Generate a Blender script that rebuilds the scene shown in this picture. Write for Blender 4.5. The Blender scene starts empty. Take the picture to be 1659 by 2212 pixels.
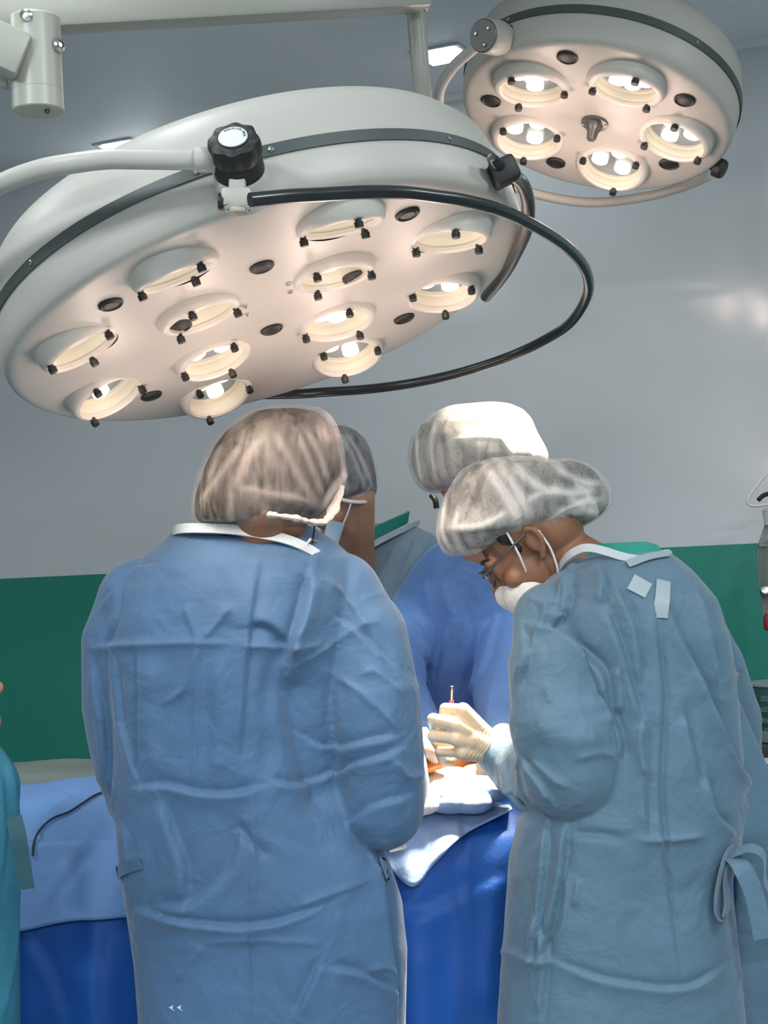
import bpy, bmesh, math, random
import numpy as np
from mathutils import Vector, Matrix, geometry
from mathutils.bvhtree import BVHTree

# ------------------------------------------------------------------ camera
scene = bpy.context.scene
COL = scene.collection
FPX, CX, CY = 3320.0, 829.5, 1106.0
CAM = np.array([0.0, 0.0, 1.45])
PITCH, ROLL = 0.025, 0.05
FW = np.array([0, math.cos(PITCH), math.sin(PITCH)])
_u = np.array([0, -math.sin(PITCH), math.cos(PITCH)]); _r = np.array([1.0, 0, 0])
UPV = _u * math.cos(ROLL) + _r * math.sin(ROLL)
RTV = _r * math.cos(ROLL) - _u * math.sin(ROLL)
cd = bpy.data.cameras.new('camera')
cd.sensor_fit = 'HORIZONTAL'; cd.sensor_width = 36.0; cd.lens = FPX / 1659 * 36.0
cd.clip_start = 0.05
cam = bpy.data.objects.new('camera', cd); COL.objects.link(cam)
mw = Matrix.Identity(4)
for i in range(3):
    mw[i][0], mw[i][1], mw[i][2], mw[i][3] = RTV[i], UPV[i], -FW[i], CAM[i]
cam.matrix_world = mw
scene.camera = cam

# ------------------------------------------------------------------ light and exposure
scene.view_settings.view_transform = 'Standard'
scene.view_settings.look = 'None'
scene.view_settings.gamma = 1.0
scene.view_settings.use_curve_mapping = False
scene.view_settings.exposure = 0.0
scene.cycles.max_bounces = 8
scene.cycles.transparent_max_bounces = 12
scene.cycles.sample_clamp_indirect = 20.0
scene.cycles.caustics_reflective = False
scene.cycles.caustics_refractive = False
world = bpy.data.worlds.new('world'); scene.world = world; world.use_nodes = True
world.node_tree.nodes['Background'].inputs[0].default_value = (0.80, 0.92, 1.0, 1)
world.node_tree.nodes['Background'].inputs[1].default_value = WORLD_STRENGTH = 0.17
CEIL_POWER = 80.0          # watts of each big ceiling panel
SPOT_MAIN = 4.0          # watts of each lamp pod, main lamp
SPOT_SECOND = 560.0        # watts of each lamp pod, second lamp
FACE_FILL = 0.50           # watts of each fill light added to brighten the lamp faces
CEIL_Z = 2.83
FIELD = Vector((0.10, 3.01, 1.03))

def at(x, y, d):
    """the place d metres ahead of the camera seen at photo pixel x, y"""
    return Vector(CAM + d * (FW + RTV * (x - CX) / FPX - UPV * (y - CY) / FPX))

# ------------------------------------------------------------------ materials
def new_mat(name):
    m = bpy.data.materials.new(name); m.use_nodes = True
    return m, m.node_tree.nodes, m.node_tree.links, m.node_tree.nodes['Principled BSDF']

def mat(name, col, rough=0.5, metal=0.0, spec=0.5, bump=0.0, bscale=40.0, var=0.0, vscale=6.0, sheen=0.0, coat=0.0, sss=0.0, stretch=(1, 1, 1), bump2=0.0):
    m, N, L, b = new_mat(name)
    b.inputs['Base Color'].default_value = (*col, 1); b.inputs['Roughness'].default_value = rough
    b.inputs['Metallic'].default_value = metal; b.inputs['Specular IOR Level'].default_value = spec
    b.inputs['Sheen Weight'].default_value = sheen; b.inputs['Coat Weight'].default_value = coat
    if sss:
        b.inputs['Subsurface Weight'].default_value = sss; b.inputs['Subsurface Radius'].default_value = (0.012, 0.005, 0.003)
        b.inputs['Subsurface Scale'].default_value = 1.0
    if bump or var:
        tc = N.new('ShaderNodeTexCoord'); mp = N.new('ShaderNodeMapping'); mp.inputs['Scale'].default_value = stretch
        L.new(tc.outputs['Object'], mp.inputs['Vector'])
    if var:
        n = N.new('ShaderNodeTexNoise'); n.inputs['Scale'].default_value = vscale; n.inputs['Detail'].default_value = 4
        L.new(mp.outputs[0], n.inputs['Vector'])
        r = N.new('ShaderNodeValToRGB'); r.color_ramp.elements[0].position = 0.3; r.color_ramp.elements[1].position = 0.7
        r.color_ramp.elements[0].color = (*[c * (1 - var) for c in col], 1)
        r.color_ramp.elements[1].color = (*[min(1, c * (1 + var)) for c in col], 1)
        L.new(n.outputs['Fac'], r.inputs[0]); L.new(r.outputs[0], b.inputs['Base Color'])
    if bump:
        n2 = N.new('ShaderNodeTexNoise'); n2.inputs['Scale'].default_value = bscale; n2.inputs['Detail'].default_value = 5
        L.new(mp.outputs[0], n2.inputs['Vector'])
        bp = N.new('ShaderNodeBump'); bp.inputs['Strength'].default_value = bump; bp.inputs['Distance'].default_value = 0.01
        L.new(n2.outputs['Fac'], bp.inputs['Height']); L.new(bp.outputs[0], b.inputs['Normal'])
        if bump2:                                    # broad soft rumples of the cloth
            n4 = N.new('ShaderNodeTexNoise'); n4.inputs['Scale'].default_value = 11; n4.inputs['Detail'].default_value = 3; n4.inputs['Distortion'].default_value = 0.6
            L.new(mp.outputs[0], n4.inputs['Vector'])
            b2 = N.new('ShaderNodeBump'); b2.inputs['Strength'].default_value = bump2; b2.inputs['Distance'].default_value = 0.05
            L.new(n4.outputs['Fac'], b2.inputs['Height']); L.new(b2.outputs[0], bp.inputs['Normal'])
    return m

def emit(name, col, s):
    m, N, L, b = new_mat(name)
    b.inputs['Base Color'].default_value = (*col, 1)
    b.inputs['Emission Color'].default_value = (*col, 1); b.inputs['Emission Strength'].default_value = s
    return m

def veil(name, col, a0, a1, scale=30.0, stretch=(1, 1, 1)):
    """thin non-woven fabric: streaks of denser fibre over sheer cloth"""
    m, N, L, b = new_mat(name)
    b.inputs['Base Color'].default_value = (*col, 1); b.inputs['Roughness'].default_value = 0.85
    b.inputs['Specular IOR Level'].default_value = 0.2; b.inputs['Sheen Weight'].default_value = 0.4
    tc = N.new('ShaderNodeTexCoord'); mp = N.new('ShaderNodeMapping'); mp.inputs['Scale'].default_value = stretch
    L.new(tc.outputs['Object'], mp.inputs['Vector'])
    n = N.new('ShaderNodeTexNoise'); n.inputs['Scale'].default_value = scale; n.inputs['Detail'].default_value = 6; n.inputs['Distortion'].default_value = 1.2
    L.new(mp.outputs[0], n.inputs['Vector'])
    n3 = N.new('ShaderNodeTexNoise'); n3.inputs['Scale'].default_value = scale * 14; n3.inputs['Detail'].default_value = 3
    L.new(tc.outputs['Object'], n3.inputs['Vector'])
    ad = N.new('ShaderNodeMath'); ad.operation = 'MULTIPLY_ADD'; ad.inputs[1].default_value = 0.35
    L.new(n3.outputs['Fac'], ad.inputs[0]); L.new(n.outputs['Fac'], ad.inputs[2])
    at_ = N.new('ShaderNodeAttribute'); at_.attribute_name = 'fold'
    ad2 = N.new('ShaderNodeMath'); ad2.operation = 'ADD'; ad2.use_clamp = False
    L.new(ad.outputs[0], ad2.inputs[0]); L.new(at_.outputs['Fac'], ad2.inputs[1])
    r = N.new('ShaderNodeMapRange'); r.inputs['From Min'].default_value = 0.45; r.inputs['From Max'].default_value = 1.15
    r.inputs['To Min'].default_value = a0; r.inputs['To Max'].default_value = a1
    L.new(ad2.outputs[0], r.inputs['Value']); L.new(r.outputs[0], b.inputs['Alpha'])
    return m

M = {}
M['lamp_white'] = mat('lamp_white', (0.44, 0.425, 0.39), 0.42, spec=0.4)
M['lamp_ring'] = mat('lamp_ring', (0.54, 0.51, 0.47), 0.4)
M['lamp_inner'] = mat('lamp_inner', (0.62, 0.60, 0.52), 0.45)
M['reflector'] = mat('reflector', (0.30, 0.35, 0.40), 0.22, metal=0.5)
M['band'] = mat('band', (0.055, 0.07, 0.068), 0.45)
M['black'] = mat('black', (0.010, 0.011, 0.011), 0.55)
M['black_gloss'] = mat('black_gloss', (0.016, 0.02, 0.02), 0.28)
M['chrome'] = mat('chrome', (0.62, 0.64, 0.63), 0.22, metal=1.0)
M['dark_metal'] = mat('dark_metal', (0.16, 0.16, 0.15), 0.4, metal=0.9)
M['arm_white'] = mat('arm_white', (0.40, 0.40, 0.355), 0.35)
M['led'] = emit('led', (1.0, 0.86, 0.66), 1.7)
M['led_core'] = emit('led_core', (1.0, 0.93, 0.80), 7.0)
M['panel_led'] = emit('panel_led', (0.93, 0.98, 1.0), 18.0)
M['label'] = mat('label', (0.62, 0.66, 0.66), 0.4)
M['print_grey'] = mat('print_grey', (0.12, 0.14, 0.14), 0.6)
M['gown_blue'] = mat('gown_blue', (0.064, 0.140, 0.262), 0.62, bump=0.12, bscale=160, var=0.10, vscale=3.0, sheen=0.25, spec=0.35, bump2=0.25)
M['gown_blue_lit'] = mat('gown_blue_lit', (0.17, 0.345, 0.74), 0.6, bump=0.12, bscale=160, var=0.08, vscale=3.0, sheen=0.2, spec=0.35, bump2=0.25)  # same fabric as gown_blue, with lamp light painted into the colour
M['gown_slate'] = mat('gown_slate', (0.095, 0.178, 0.255), 0.6, bump=0.12, bscale=160, var=0.10, vscale=3.0, sheen=0.25, spec=0.4, bump2=0.25)
M['gown_grey'] = mat('gown_grey', (0.19, 0.29, 0.37), 0.65, bump=0.1, bscale=160, var=0.08, vscale=3.0, sheen=0.2, bump2=0.25)
M['gown_cyan'] = mat('gown_cyan', (0.035, 0.20, 0.30), 0.65, bump=0.15, bscale=120, var=0.15, vscale=4.0)
M['teal_cloth'] = mat('teal_cloth', (0.015, 0.27, 0.22), 0.75, bump=0.15, bscale=200, var=0.1)
M['teal_dark'] = mat('teal_dark', (0.015, 0.065, 0.09), 0.7, bump=0.1, bscale=100, var=0.15)
M['trim_white'] = mat('trim_white', (0.52, 0.58, 0.62), 0.7, bump=0.2, bscale=200)
M['tape'] = mat('tape', (0.30, 0.38, 0.43), 0.45)
M['skin_brown'] = mat('skin_brown', (0.24, 0.115, 0.065), 0.5, bump=0.06, bscale=220, var=0.12, vscale=14, sss=0.15)
M['skin_tan'] = mat('skin_tan', (0.46, 0.25, 0.155), 0.5, bump=0.06, bscale=220, var=0.10, vscale=14, sss=0.15)
M['skin_iodine'] = mat('skin_iodine', (0.62, 0.20, 0.03), 0.35, var=0.3, vscale=9, sss=0.1)
M['hair'] = mat('hair', (0.010, 0.009, 0.008), 0.5, bump=0.5, bscale=60, stretch=(1, 1, 0.25))
M['latex'] = mat('latex', (0.78, 0.60, 0.42), 0.42, bump=0.10, bscale=120, var=0.06, sss=0.1)
M['latex_white'] = mat('latex_white', (0.80, 0.72, 0.60), 0.42, bump=0.08, bscale=120, sss=0.1)
M['mask_blue'] = mat('mask_blue', (0.42, 0.58, 0.68), 0.8, bump=0.1, bscale=150)
M['mask_white'] = mat('mask_white', (0.72, 0.70, 0.70), 0.8, bump=0.1, bscale=150)
M['cord_white'] = mat('cord_white', (0.72, 0.72, 0.72), 0.7)
M['drape_royal'] = mat('drape_royal', (0.014, 0.125, 0.52), 0.6, bump=0.12, bscale=120, var=0.12, vscale=3)
M['drape_light'] = mat('drape_light', (0.19, 0.37, 0.72), 0.62, bump=0.12, bscale=120, var=0.08, vscale=3)
M['drape_flap'] = mat('drape_flap', (0.30, 0.42, 0.66), 0.6, bump=0.12, bscale=120)
M['drape_grey'] = mat('drape_grey', (0.24, 0.29, 0.27), 0.8, bump=0.25, bscale=30, var=0.1)
M['gauze'] = mat('gauze', (0.85, 0.83, 0.78), 0.9, bump=0.5, bscale=200)
M['cable'] = mat('cable', (0.02, 0.035, 0.06), 0.45)
M['cable_grey'] = mat('cable_grey', (0.19, 0.20, 0.19), 0.5)
M['plastic_white'] = mat('plastic_white', (0.62, 0.60, 0.58), 0.4)
M['red'] = mat('red', (0.30, 0.012, 0.02), 0.4)
M['pink'] = mat('pink', (0.70, 0.05, 0.16), 0.4)
M['steel'] = mat('steel', (0.55, 0.55, 0.55), 0.25, metal=1.0)
M['navy'] = mat('navy', (0.02, 0.03, 0.12), 0.45)
M['paper'] = mat('paper', (0.72, 0.74, 0.76), 0.8)
M['print_white'] = mat('print_white', (0.55, 0.66, 0.62), 0.6)
M['canister'] = mat('canister', (0.035, 0.13, 0.11), 0.25, coat=0.4)
M['canister_grey'] = mat('canister_grey', (0.30, 0.36, 0.34), 0.35)
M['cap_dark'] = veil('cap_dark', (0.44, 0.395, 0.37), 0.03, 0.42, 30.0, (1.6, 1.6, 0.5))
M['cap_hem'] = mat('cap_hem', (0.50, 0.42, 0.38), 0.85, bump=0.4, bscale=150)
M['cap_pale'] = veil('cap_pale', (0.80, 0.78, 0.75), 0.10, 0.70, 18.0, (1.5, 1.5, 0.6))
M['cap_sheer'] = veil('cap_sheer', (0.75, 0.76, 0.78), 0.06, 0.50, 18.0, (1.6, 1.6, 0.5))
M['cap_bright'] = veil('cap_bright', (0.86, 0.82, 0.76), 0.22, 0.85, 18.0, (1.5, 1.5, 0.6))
g, N, L, b = new_mat('glass')
tr_ = N.new('ShaderNodeBsdfTransparent'); gs_ = N.new('ShaderNodeBsdfGlossy'); gs_.inputs['Roughness'].default_value = 0.03
mx_ = N.new('ShaderNodeMixShader'); mx_.inputs[0].default_value = 0.06
L.new(tr_.outputs[0], mx_.inputs[1]); L.new(gs_.outputs[0], mx_.inputs[2]); L.new(mx_.outputs[0], N['Material Output'].inputs['Surface'])
M['glass'] = g

def wall_mat():
    m, N, L, b = new_mat('wall_paint')
    geo = N.new('ShaderNodeNewGeometry'); sp = N.new('ShaderNodeSeparateXYZ'); L.new(geo.outputs['Position'], sp.inputs[0])
    gt = N.new('ShaderNodeMath'); gt.operation = 'GREATER_THAN'; gt.inputs[1].default_value = 1.418; L.new(sp.outputs['Z'], gt.inputs[0])
    mx = N.new('ShaderNodeMix'); mx.data_type = 'RGBA'
    mx.inputs['A'].default_value = (0.020, 0.245, 0.180, 1); mx.inputs['B'].default_value = (0.68, 0.705, 0.715, 1)
    L.new(gt.outputs[0], mx.inputs['Factor']); L.new(mx.outputs['Result'], b.inputs['Base Color'])
    rr = N.new('ShaderNodeMapRange'); rr.inputs['To Min'].default_value = 0.5; rr.inputs['To Max'].default_value = 0.15
    L.new(gt.outputs[0], rr.inputs['Value']); L.new(rr.outputs[0], b.inputs['Roughness'])
    n = N.new('ShaderNodeTexNoise'); n.inputs['Scale'].default_value = 5; L.new(geo.outputs['Position'], n.inputs['Vector'])
    bp = N.new('ShaderNodeBump'); bp.inputs['Strength'].default_value = 0.05; bp.inputs['Distance'].default_value = 0.02
    L.new(n.outputs['Fac'], bp.inputs['Height']); L.new(bp.outputs[0], b.inputs['Normal'])
    return m
M['wall'] = wall_mat()
M['ceiling'] = mat('ceiling', (0.80, 0.83, 0.84), 0.55, bump=0.03, bscale=4)
M['floor'] = mat('floor', (0.30, 0.34, 0.34), 0.4, var=0.06, vscale=2)

# ------------------------------------------------------------------ mesh helpers
BASE = {}                                       # base point of each top-level thing

def tag(o, label=None, cat=None, group=None, kind=None):
    if label: o['label'] = label
    if cat: o['category'] = cat
    if group: o['group'] = group
    if kind: o['kind'] = kind
    return o

def root_of(o):
    while o.parent: o = o.parent
    return o

def thing(name, label, cat, loc=(0, 0, 0), rot=None, group=None):
    o = bpy.data.objects.new(name, None); COL.objects.link(o); o.empty_display_size = 0.05
    m = (rot.to_4x4() if rot else Matrix.Identity(4)); m.translation = Vector(loc)
    o.matrix_world = m; BASE[o] = m
    return tag(o, label, cat, group)

def obj(name, data, material, parent=None, smooth=True, sharp=40, base=None, world=True):
    """link one mesh object; data is a bmesh, or (verts, faces), in world space (or in the parent's space when world=False)"""
    me = bpy.data.meshes.new(name)
    if isinstance(data, bmesh.types.BMesh):
        data.to_mesh(me); data.free()
    elif isinstance(data, bpy.types.Mesh):
        me = data; me.name = name
    else:
        v, f = data
        me.from_pydata([tuple(p) for p in v], [], [tuple(q) for q in f])
    if smooth:
        me.polygons.foreach_set('use_smooth', [True] * len(me.polygons))
        if sharp < 180: me.set_sharp_from_angle(angle=math.radians(sharp))
    me.materials.clear(); me.materials.append(material)
    o = bpy.data.objects.new(name, me); COL.objects.link(o)
    if parent is not None:
        o.parent = parent
        if world: me.transform(BASE[root_of(parent)].inverted())
    else:
        m = Matrix.Translation(Vector(base)) if base is not None else Matrix.Identity(4)
        me.transform(m.inverted()); o.matrix_world = m; BASE[o] = m
    me.update()
    return o

def box(bm, c, s, rot=None, bevel=0.0, seg=2):
    r = bmesh.ops.create_cube(bm, size=1.0)
    vs = r['verts']
    bmesh.ops.scale(bm, vec=Vector(s), verts=vs)
    if bevel > 0:
        es = list({e for v in vs for e in v.link_edges})
        k = bmesh.ops.bevel(bm, geom=es, offset=bevel, segments=seg, affect='EDGES', profile=0.5)
        vs = list({v for f in k['faces'] for v in f.verts} | {v for v in vs if v.is_valid})
    m = (rot.to_4x4() if rot else Matrix.Identity(4)); m.translation = Vector(c)
    bmesh.ops.transform(bm, matrix=m, verts=vs)
    return bm

def newbm(): return bmesh.new()

def lathe(profile, n=48, bm=None, mtx=None, close=False):
    """profile: list of (r, z); revolved about local z"""
    bm = bm or bmesh.new(); rows = []
    mtx = mtx or Matrix.Identity(4)
    for r, z in profile:
        if r < 1e-6: rows.append([bm.verts.new(mtx @ Vector((0, 0, z)))])
        else: rows.append([bm.verts.new(mtx @ Vector((r * math.cos(2 * math.pi * k / n), r * math.sin(2 * math.pi * k / n), z))) for k in range(n)])
    for a, b_ in zip(rows, rows[1:]):
        for k in range(n):
            q = [a[k % len(a)], a[(k + 1) % n % len(a)], b_[(k + 1) % n % len(b_)], b_[k % len(b_)]]
            u = []
            for v in q:
                if v not in u: u.append(v)
            if len(u) > 2: bm.faces.new(u)
    bmesh.ops.recalc_face_normals(bm, faces=bm.faces)
    return bm

def frame_to(axis, loc=(0, 0, 0), up=(0, 0, 1)):
    """matrix whose local z points along axis"""
    z = Vector(axis).normalized(); u = Vector(up)
    if abs(z.dot(u)) > 0.98: u = Vector((1, 0, 0))
    x = u.cross(z).normalized(); y = z.cross(x)
    m = Matrix((x, y, z)).transposed().to_4x4(); m.translation = Vector(loc)
    return m

def spline(pts, per=8, closed=False):
    P = [Vector(p) for p in pts]; out = []
    n = len(P)
    for i in range(n if closed else n - 1):
        p0 = P[(i - 1) % n] if closed or i > 0 else P[0] * 2 - P[1]
        p1, p2 = P[i], P[(i + 1) % n]
        p3 = P[(i + 2) % n] if closed or i + 2 < n else P[-1] * 2 - P[-2]
        for k in range(per):
            t = k / per
            out.append(0.5 * (2 * p1 + (p2 - p0) * t + (2 * p0 - 5 * p1 + 4 * p2 - p3) * t * t + (3 * p1 - p0 - 3 * p2 + p3) * t ** 3))
    if not closed: out.append(P[-1])
    return out

def tube(pts, r, n=14, bm=None, per=8, flat=1.0, caps=True, smooth=True):
    bm = bm or bmesh.new()
    P = spline(pts, per) if smooth else [Vector(p) for p in pts]
    R = r if callable(r) else (lambda t: r)
    T = [(P[min(i + 1, len(P) - 1)] - P[max(i - 1, 0)]).normalized() for i in range(len(P))]
    a = Vector((0, 0, 1)) if abs(T[0].z) < 0.9 else Vector((1, 0, 0))
    x = T[0].cross(a).normalized(); rows = []
    for i, p in enumerate(P):
        x = (x - T[i] * x.dot(T[i])).normalized(); y = T[i].cross(x)
        rr = R(i / (len(P) - 1))
        rows.append([bm.verts.new(p + x * rr * math.cos(2 * math.pi * k / n) + y * rr * flat * math.sin(2 * math.pi * k / n)) for k in range(n)])
    for A, B in zip(rows, rows[1:]):
        for k in range(n): bm.faces.new((A[k], A[(k + 1) % n], B[(k + 1) % n], B[k]))
    if caps:
        bm.faces.new(rows[0][::-1]); bm.faces.new(rows[-1])
    bmesh.ops.recalc_face_normals(bm, faces=bm.faces)
    return bm

def uvs(nu=14, nv=10):
    V, F_ = [(0, 0, 1)], []
    for j in range(1, nv):
        for i in range(nu):
            a, b_ = math.pi * j / nv, 2 * math.pi * i / nu
            V.append((math.sin(a) * math.cos(b_), math.sin(a) * math.sin(b_), math.cos(a)))
    V.append((0, 0, -1)); e = len(V) - 1
    for i in range(nu):
        F_.append((0, 1 + i, 1 + (i + 1) % nu)); F_.append((e, e - nu + (i + 1) % nu, e - nu + i))
    for j in range(nv - 2):
        for i in range(nu):
            p, q = 1 + j * nu + i, 1 + j * nu + (i + 1) % nu
            F_.append((p, p + nu, q + nu, q))
    return np.array(V), F_
SPH, SPHF = uvs(18, 12)

class Pieces:
    """closed pieces to be fused into one continuous surface"""
    def __init__(s): s.v = []; s.f = []; s.n = 0
    def add(s, v, f):
        v = np.asarray(v, float); s.v.append(v); s.f += [tuple(int(i) + s.n for i in q) for q in f]; s.n += len(v)
    def cap(s, p, rp, q, rq):
        p = np.array(p, float); q = np.array(q, float); a = q - p; L_ = np.linalg.norm(a)
        if L_ < 1e-6: return s.ell(p, (rp,) * 3)
        m = np.array(frame_to(a).to_3x3()); w = SPH @ m.T; up = (SPH[:, 2] > 1e-6)[:, None]
        s.add(np.where(up, q + w * rq, p + w * rp), SPHF)
    def chain(s, pts, rs):
        for i in range(len(pts) - 1): s.cap(pts[i], rs[i], pts[i + 1], rs[i + 1])
    def ell(s, c, r, rot=None):
        w = SPH * np.array(r, float)
        if rot is not None: w = w @ np.array(rot).T
        s.add(w + np.array(c, float), SPHF)
    def rows(s, rows, n=40, e=2.3):
        """rings: list of (centre, axis_x * half width, axis_y * half depth)"""
        t = np.linspace(0, 2 * np.pi, n, endpoint=False)
        cx = np.sign(np.cos(t)) * np.abs(np.cos(t)) ** (2 / e); cy = np.sign(np.sin(t)) * np.abs(np.sin(t)) ** (2 / e)
        V = np.concatenate([np.array(c)[None] + cx[:, None] * np.array(a)[None] + cy[:, None] * np.array(b_)[None] for c, a, b_ in rows])
        F_ = []
        for j in range(len(rows) - 1):
            for i in range(n):
                F_.append((j * n + i, j * n + (i + 1) % n, (j + 1) * n + (i + 1) % n, (j + 1) * n + i))
        F_.append(tuple(range(n))[::-1]); F_.append(tuple(range((len(rows) - 1) * n, len(rows) * n)))
        s.add(V, F_)
    def fuse(s, voxel, smooth=4, factor=0.5):
        me = bpy.data.meshes.new('tmp'); me.from_pydata([tuple(p) for p in np.concatenate(s.v)], [], s.f)
        bm = bmesh.new(); bm.from_mesh(me); bmesh.ops.recalc_face_normals(bm, faces=bm.faces); bm.to_mesh(me); bm.free()
        o = bpy.data.objects.new('tmp', me); COL.objects.link(o)
        r = o.modifiers.new('r', 'REMESH'); r.mode = 'VOXEL'; r.voxel_size = voxel; r.use_smooth_shade = True
        if smooth:
            k = o.modifiers.new('s', 'SMOOTH'); k.iterations = smooth; k.factor = factor
        dg = bpy.context.evaluated_depsgraph_get()
        out = bpy.data.meshes.new_from_object(o.evaluated_get(dg))
        bpy.data.objects.remove(o); bpy.data.meshes.remove(me)
        return out

def coords(me):
    a = np.empty(len(me.vertices) * 3); me.vertices.foreach_get('co', a); return a.reshape(-1, 3)
def normals(me):
    me.update(); a = np.empty(len(me.vertices) * 3); me.vertex_normals.foreach_get('vector', a); return a.reshape(-1, 3)
def set_coords(me, v): me.vertices.foreach_set('co', v.ravel()); me.update()

_rs = np.random.RandomState(3); _perm = _rs.rand(64, 64, 64)
def vnoise(p):
    """smooth value noise on an n x 3 array, -1..1"""
    i = np.floor(p).astype(int); f = p - i; f = f * f * (3 - 2 * f); o = 0
    for dx in (0, 1):
        for dy in (0, 1):
            for dz in (0, 1):
                w = np.where(dx, f[:, 0], 1 - f[:, 0]) * np.where(dy, f[:, 1], 1 - f[:, 1]) * np.where(dz, f[:, 2], 1 - f[:, 2])
                o = o + w * _perm[(i[:, 0] + dx) % 64, (i[:, 1] + dy) % 64, (i[:, 2] + dz) % 64]
    return o * 2 - 1

def tri(x): return np.abs(((x / np.pi) % 2) - 1) * 2 - 1
def crumple(p, seed, lam, n=7, zs=1.0, warp=0.35):
    """folded-paper relief: a sum of warped triangle waves, crisp along its creases"""
    r = np.random.RandomState(seed); o = np.zeros(len(p)); q = p * np.array([1, 1, zs])
    q = q + warp * lam * np.stack([vnoise(q / lam * 0.7 + k * 11.3) for k in range(3)], 1)
    for k in range(n):
        d = r.normal(size=3); d /= np.linalg.norm(d); l = lam * (0.6 + 1.0 * r.rand())
        m = 0.5 + 0.5 * vnoise(q / lam * 0.45 + 40 + 7 * k)
        o += tri(q @ d / l * 2 * np.pi + r.rand() * 6) * m * l / lam
    return o / n

def surf(me):
    """ray-caster onto a mesh from the photo's standpoint"""
    bm = bmesh.new(); bm.from_mesh(me); t = BVHTree.FromBMesh(bm); bm.free()
    def hit(x, y, off=0.0, d0=3.0):
        d = (at(x, y, 1.0) - Vector(CAM)).normalized()
        h = t.ray_cast(Vector(CAM), d)
        if h[0] is None:
            q = t.find_nearest(at(x, y, d0)); return q[0] + q[1] * off, q[1]
        n = h[1] if h[1].dot(d) < 0 else -h[1]
        return h[0] + n * off, n
    return hit

def creases(me, specs, d0=2.8):
    """raise or sink the cloth along polylines that lie on it: (points, width, height, kind)
    kind 'r' a soft-backed ridge, 's' a pleat that steps to one side, 'v' a groove"""
    hit = surf(me); v = coords(me); nrm = normals(me); disp = np.zeros(len(v)); fold = np.zeros(len(v))
    for pts, w, h, kind in specs:
        w *= 1.15
        dense = []
        for (xa, ya), (xb, yb) in zip(pts, pts[1:]):
            n = max(1, int(math.hypot(xb - xa, yb - ya) / 14)); dense += [(xa + (xb - xa) * k / n, ya + (yb - ya) * k / n) for k in range(n)]
        P = [np.array(hit(x, y, 0, d0)[0]) for x, y in dense + [pts[-1]]]
        for _ in range(3): P = [P[0]] + [P[k - 1] * .25 + P[k] * .5 + P[k + 1] * .25 for k in range(1, len(P) - 1)] + [P[-1]]
        best = np.full(len(v), 9.0); side = np.zeros(len(v)); par = np.zeros(len(v)); L_ = len(P) - 1
        for k in range(L_):
            a, b_ = P[k], P[k + 1]; e = b_ - a; l2 = max(e @ e, 1e-9)
            near = np.where(np.linalg.norm(v - (a + b_) / 2, axis=1) < math.sqrt(l2) / 2 + 5 * w)[0]
            if not len(near): continue
            q = v[near] - a; t = np.clip(q @ e / l2, 0, 1); r = q - t[:, None] * e
            d = np.linalg.norm(r, axis=1); s = np.sign(np.einsum('ij,ij->i', np.cross(e[None], nrm[near]), r))
            m = d < best[near]; ii = near[m]
            best[ii] = d[m]; side[ii] = s[m]; par[ii] = (k + t[m]) / L_
        ends = np.clip(np.minimum(par, 1 - par) * 5 + 0.25, 0, 1)
        x = best / w
        if kind == 'r': f = np.exp(-x * 1.4) * (x < 6)
        elif kind == 'v': f = -np.exp(-x * x)
        elif kind == 'b': f = np.exp(-x * x * 0.6)
        else: f = 1.5 * np.where(side > 0, (1 - np.exp(-x * 2.2)) * np.exp(-x * 0.8), -(1 - np.exp(-x * 2.2)) * np.exp(-x * 1.4)) * (x < 6)
        disp += f * h * ends; fold = np.maximum(fold, np.exp(-x * x) * ends)
    set_coords(me, v + nrm * disp[:, None])
    return fold

def relief(me, fn):
    v = coords(me); n = normals(me); set_coords(me, v + n * fn(v)[:, None])

def ribbon(hit, pts, w, th, off, per=6, d0=3.0):
    """a flat band laid along points on a cloth surface"""
    S = spline([Vector((x, y, 0)) for x, y in pts], per); bm = bmesh.new(); rows = []
    H = [hit(p.x, p.y, off, d0) for p in S]
    for i, (p, n) in enumerate(H):
        t = (H[min(i + 1, len(H) - 1)][0] - H[max(i - 1, 0)][0]).normalized(); n = (n - t * n.dot(t)).normalized(); s = t.cross(n)
        rows.append([bm.verts.new(p + s * w * a + n * th * b_) for a, b_ in ((-.5, 0), (-.5, 1), (.5, 1), (.5, 0))])
    for A, B in zip(rows, rows[1:]):
        for k in range(4): bm.faces.new((A[k], A[(k + 1) % 4], B[(k + 1) % 4], B[k]))
    bm.faces.new(rows[0][::-1]); bm.faces.new(rows[-1]); bmesh.ops.recalc_face_normals(bm, faces=bm.faces)
    return bm

def strip(pts, w, th, wdir, per=6):
    """a free ribbon through space, wdir across it"""
    S = spline(pts, per); bm = bmesh.new(); rows = []
    for i, p in enumerate(S):
        t = (S[min(i + 1, len(S) - 1)] - S[max(i - 1, 0)]).normalized(); s = Vector(wdir); s = (s - t * s.dot(t)).normalized(); n = t.cross(s)
        rows.append([bm.verts.new(p + s * w * a + n * th * b_) for a, b_ in ((-.5, -.5), (-.5, .5), (.5, .5), (.5, -.5))])
    for A, B in zip(rows, rows[1:]):
        for k in range(4): bm.faces.new((A[k], A[(k + 1) % 4], B[(k + 1) % 4], B[k]))
    bm.faces.new(rows[0][::-1]); bm.faces.new(rows[-1]); bmesh.ops.recalc_face_normals(bm, faces=bm.faces)
    return bm

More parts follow.
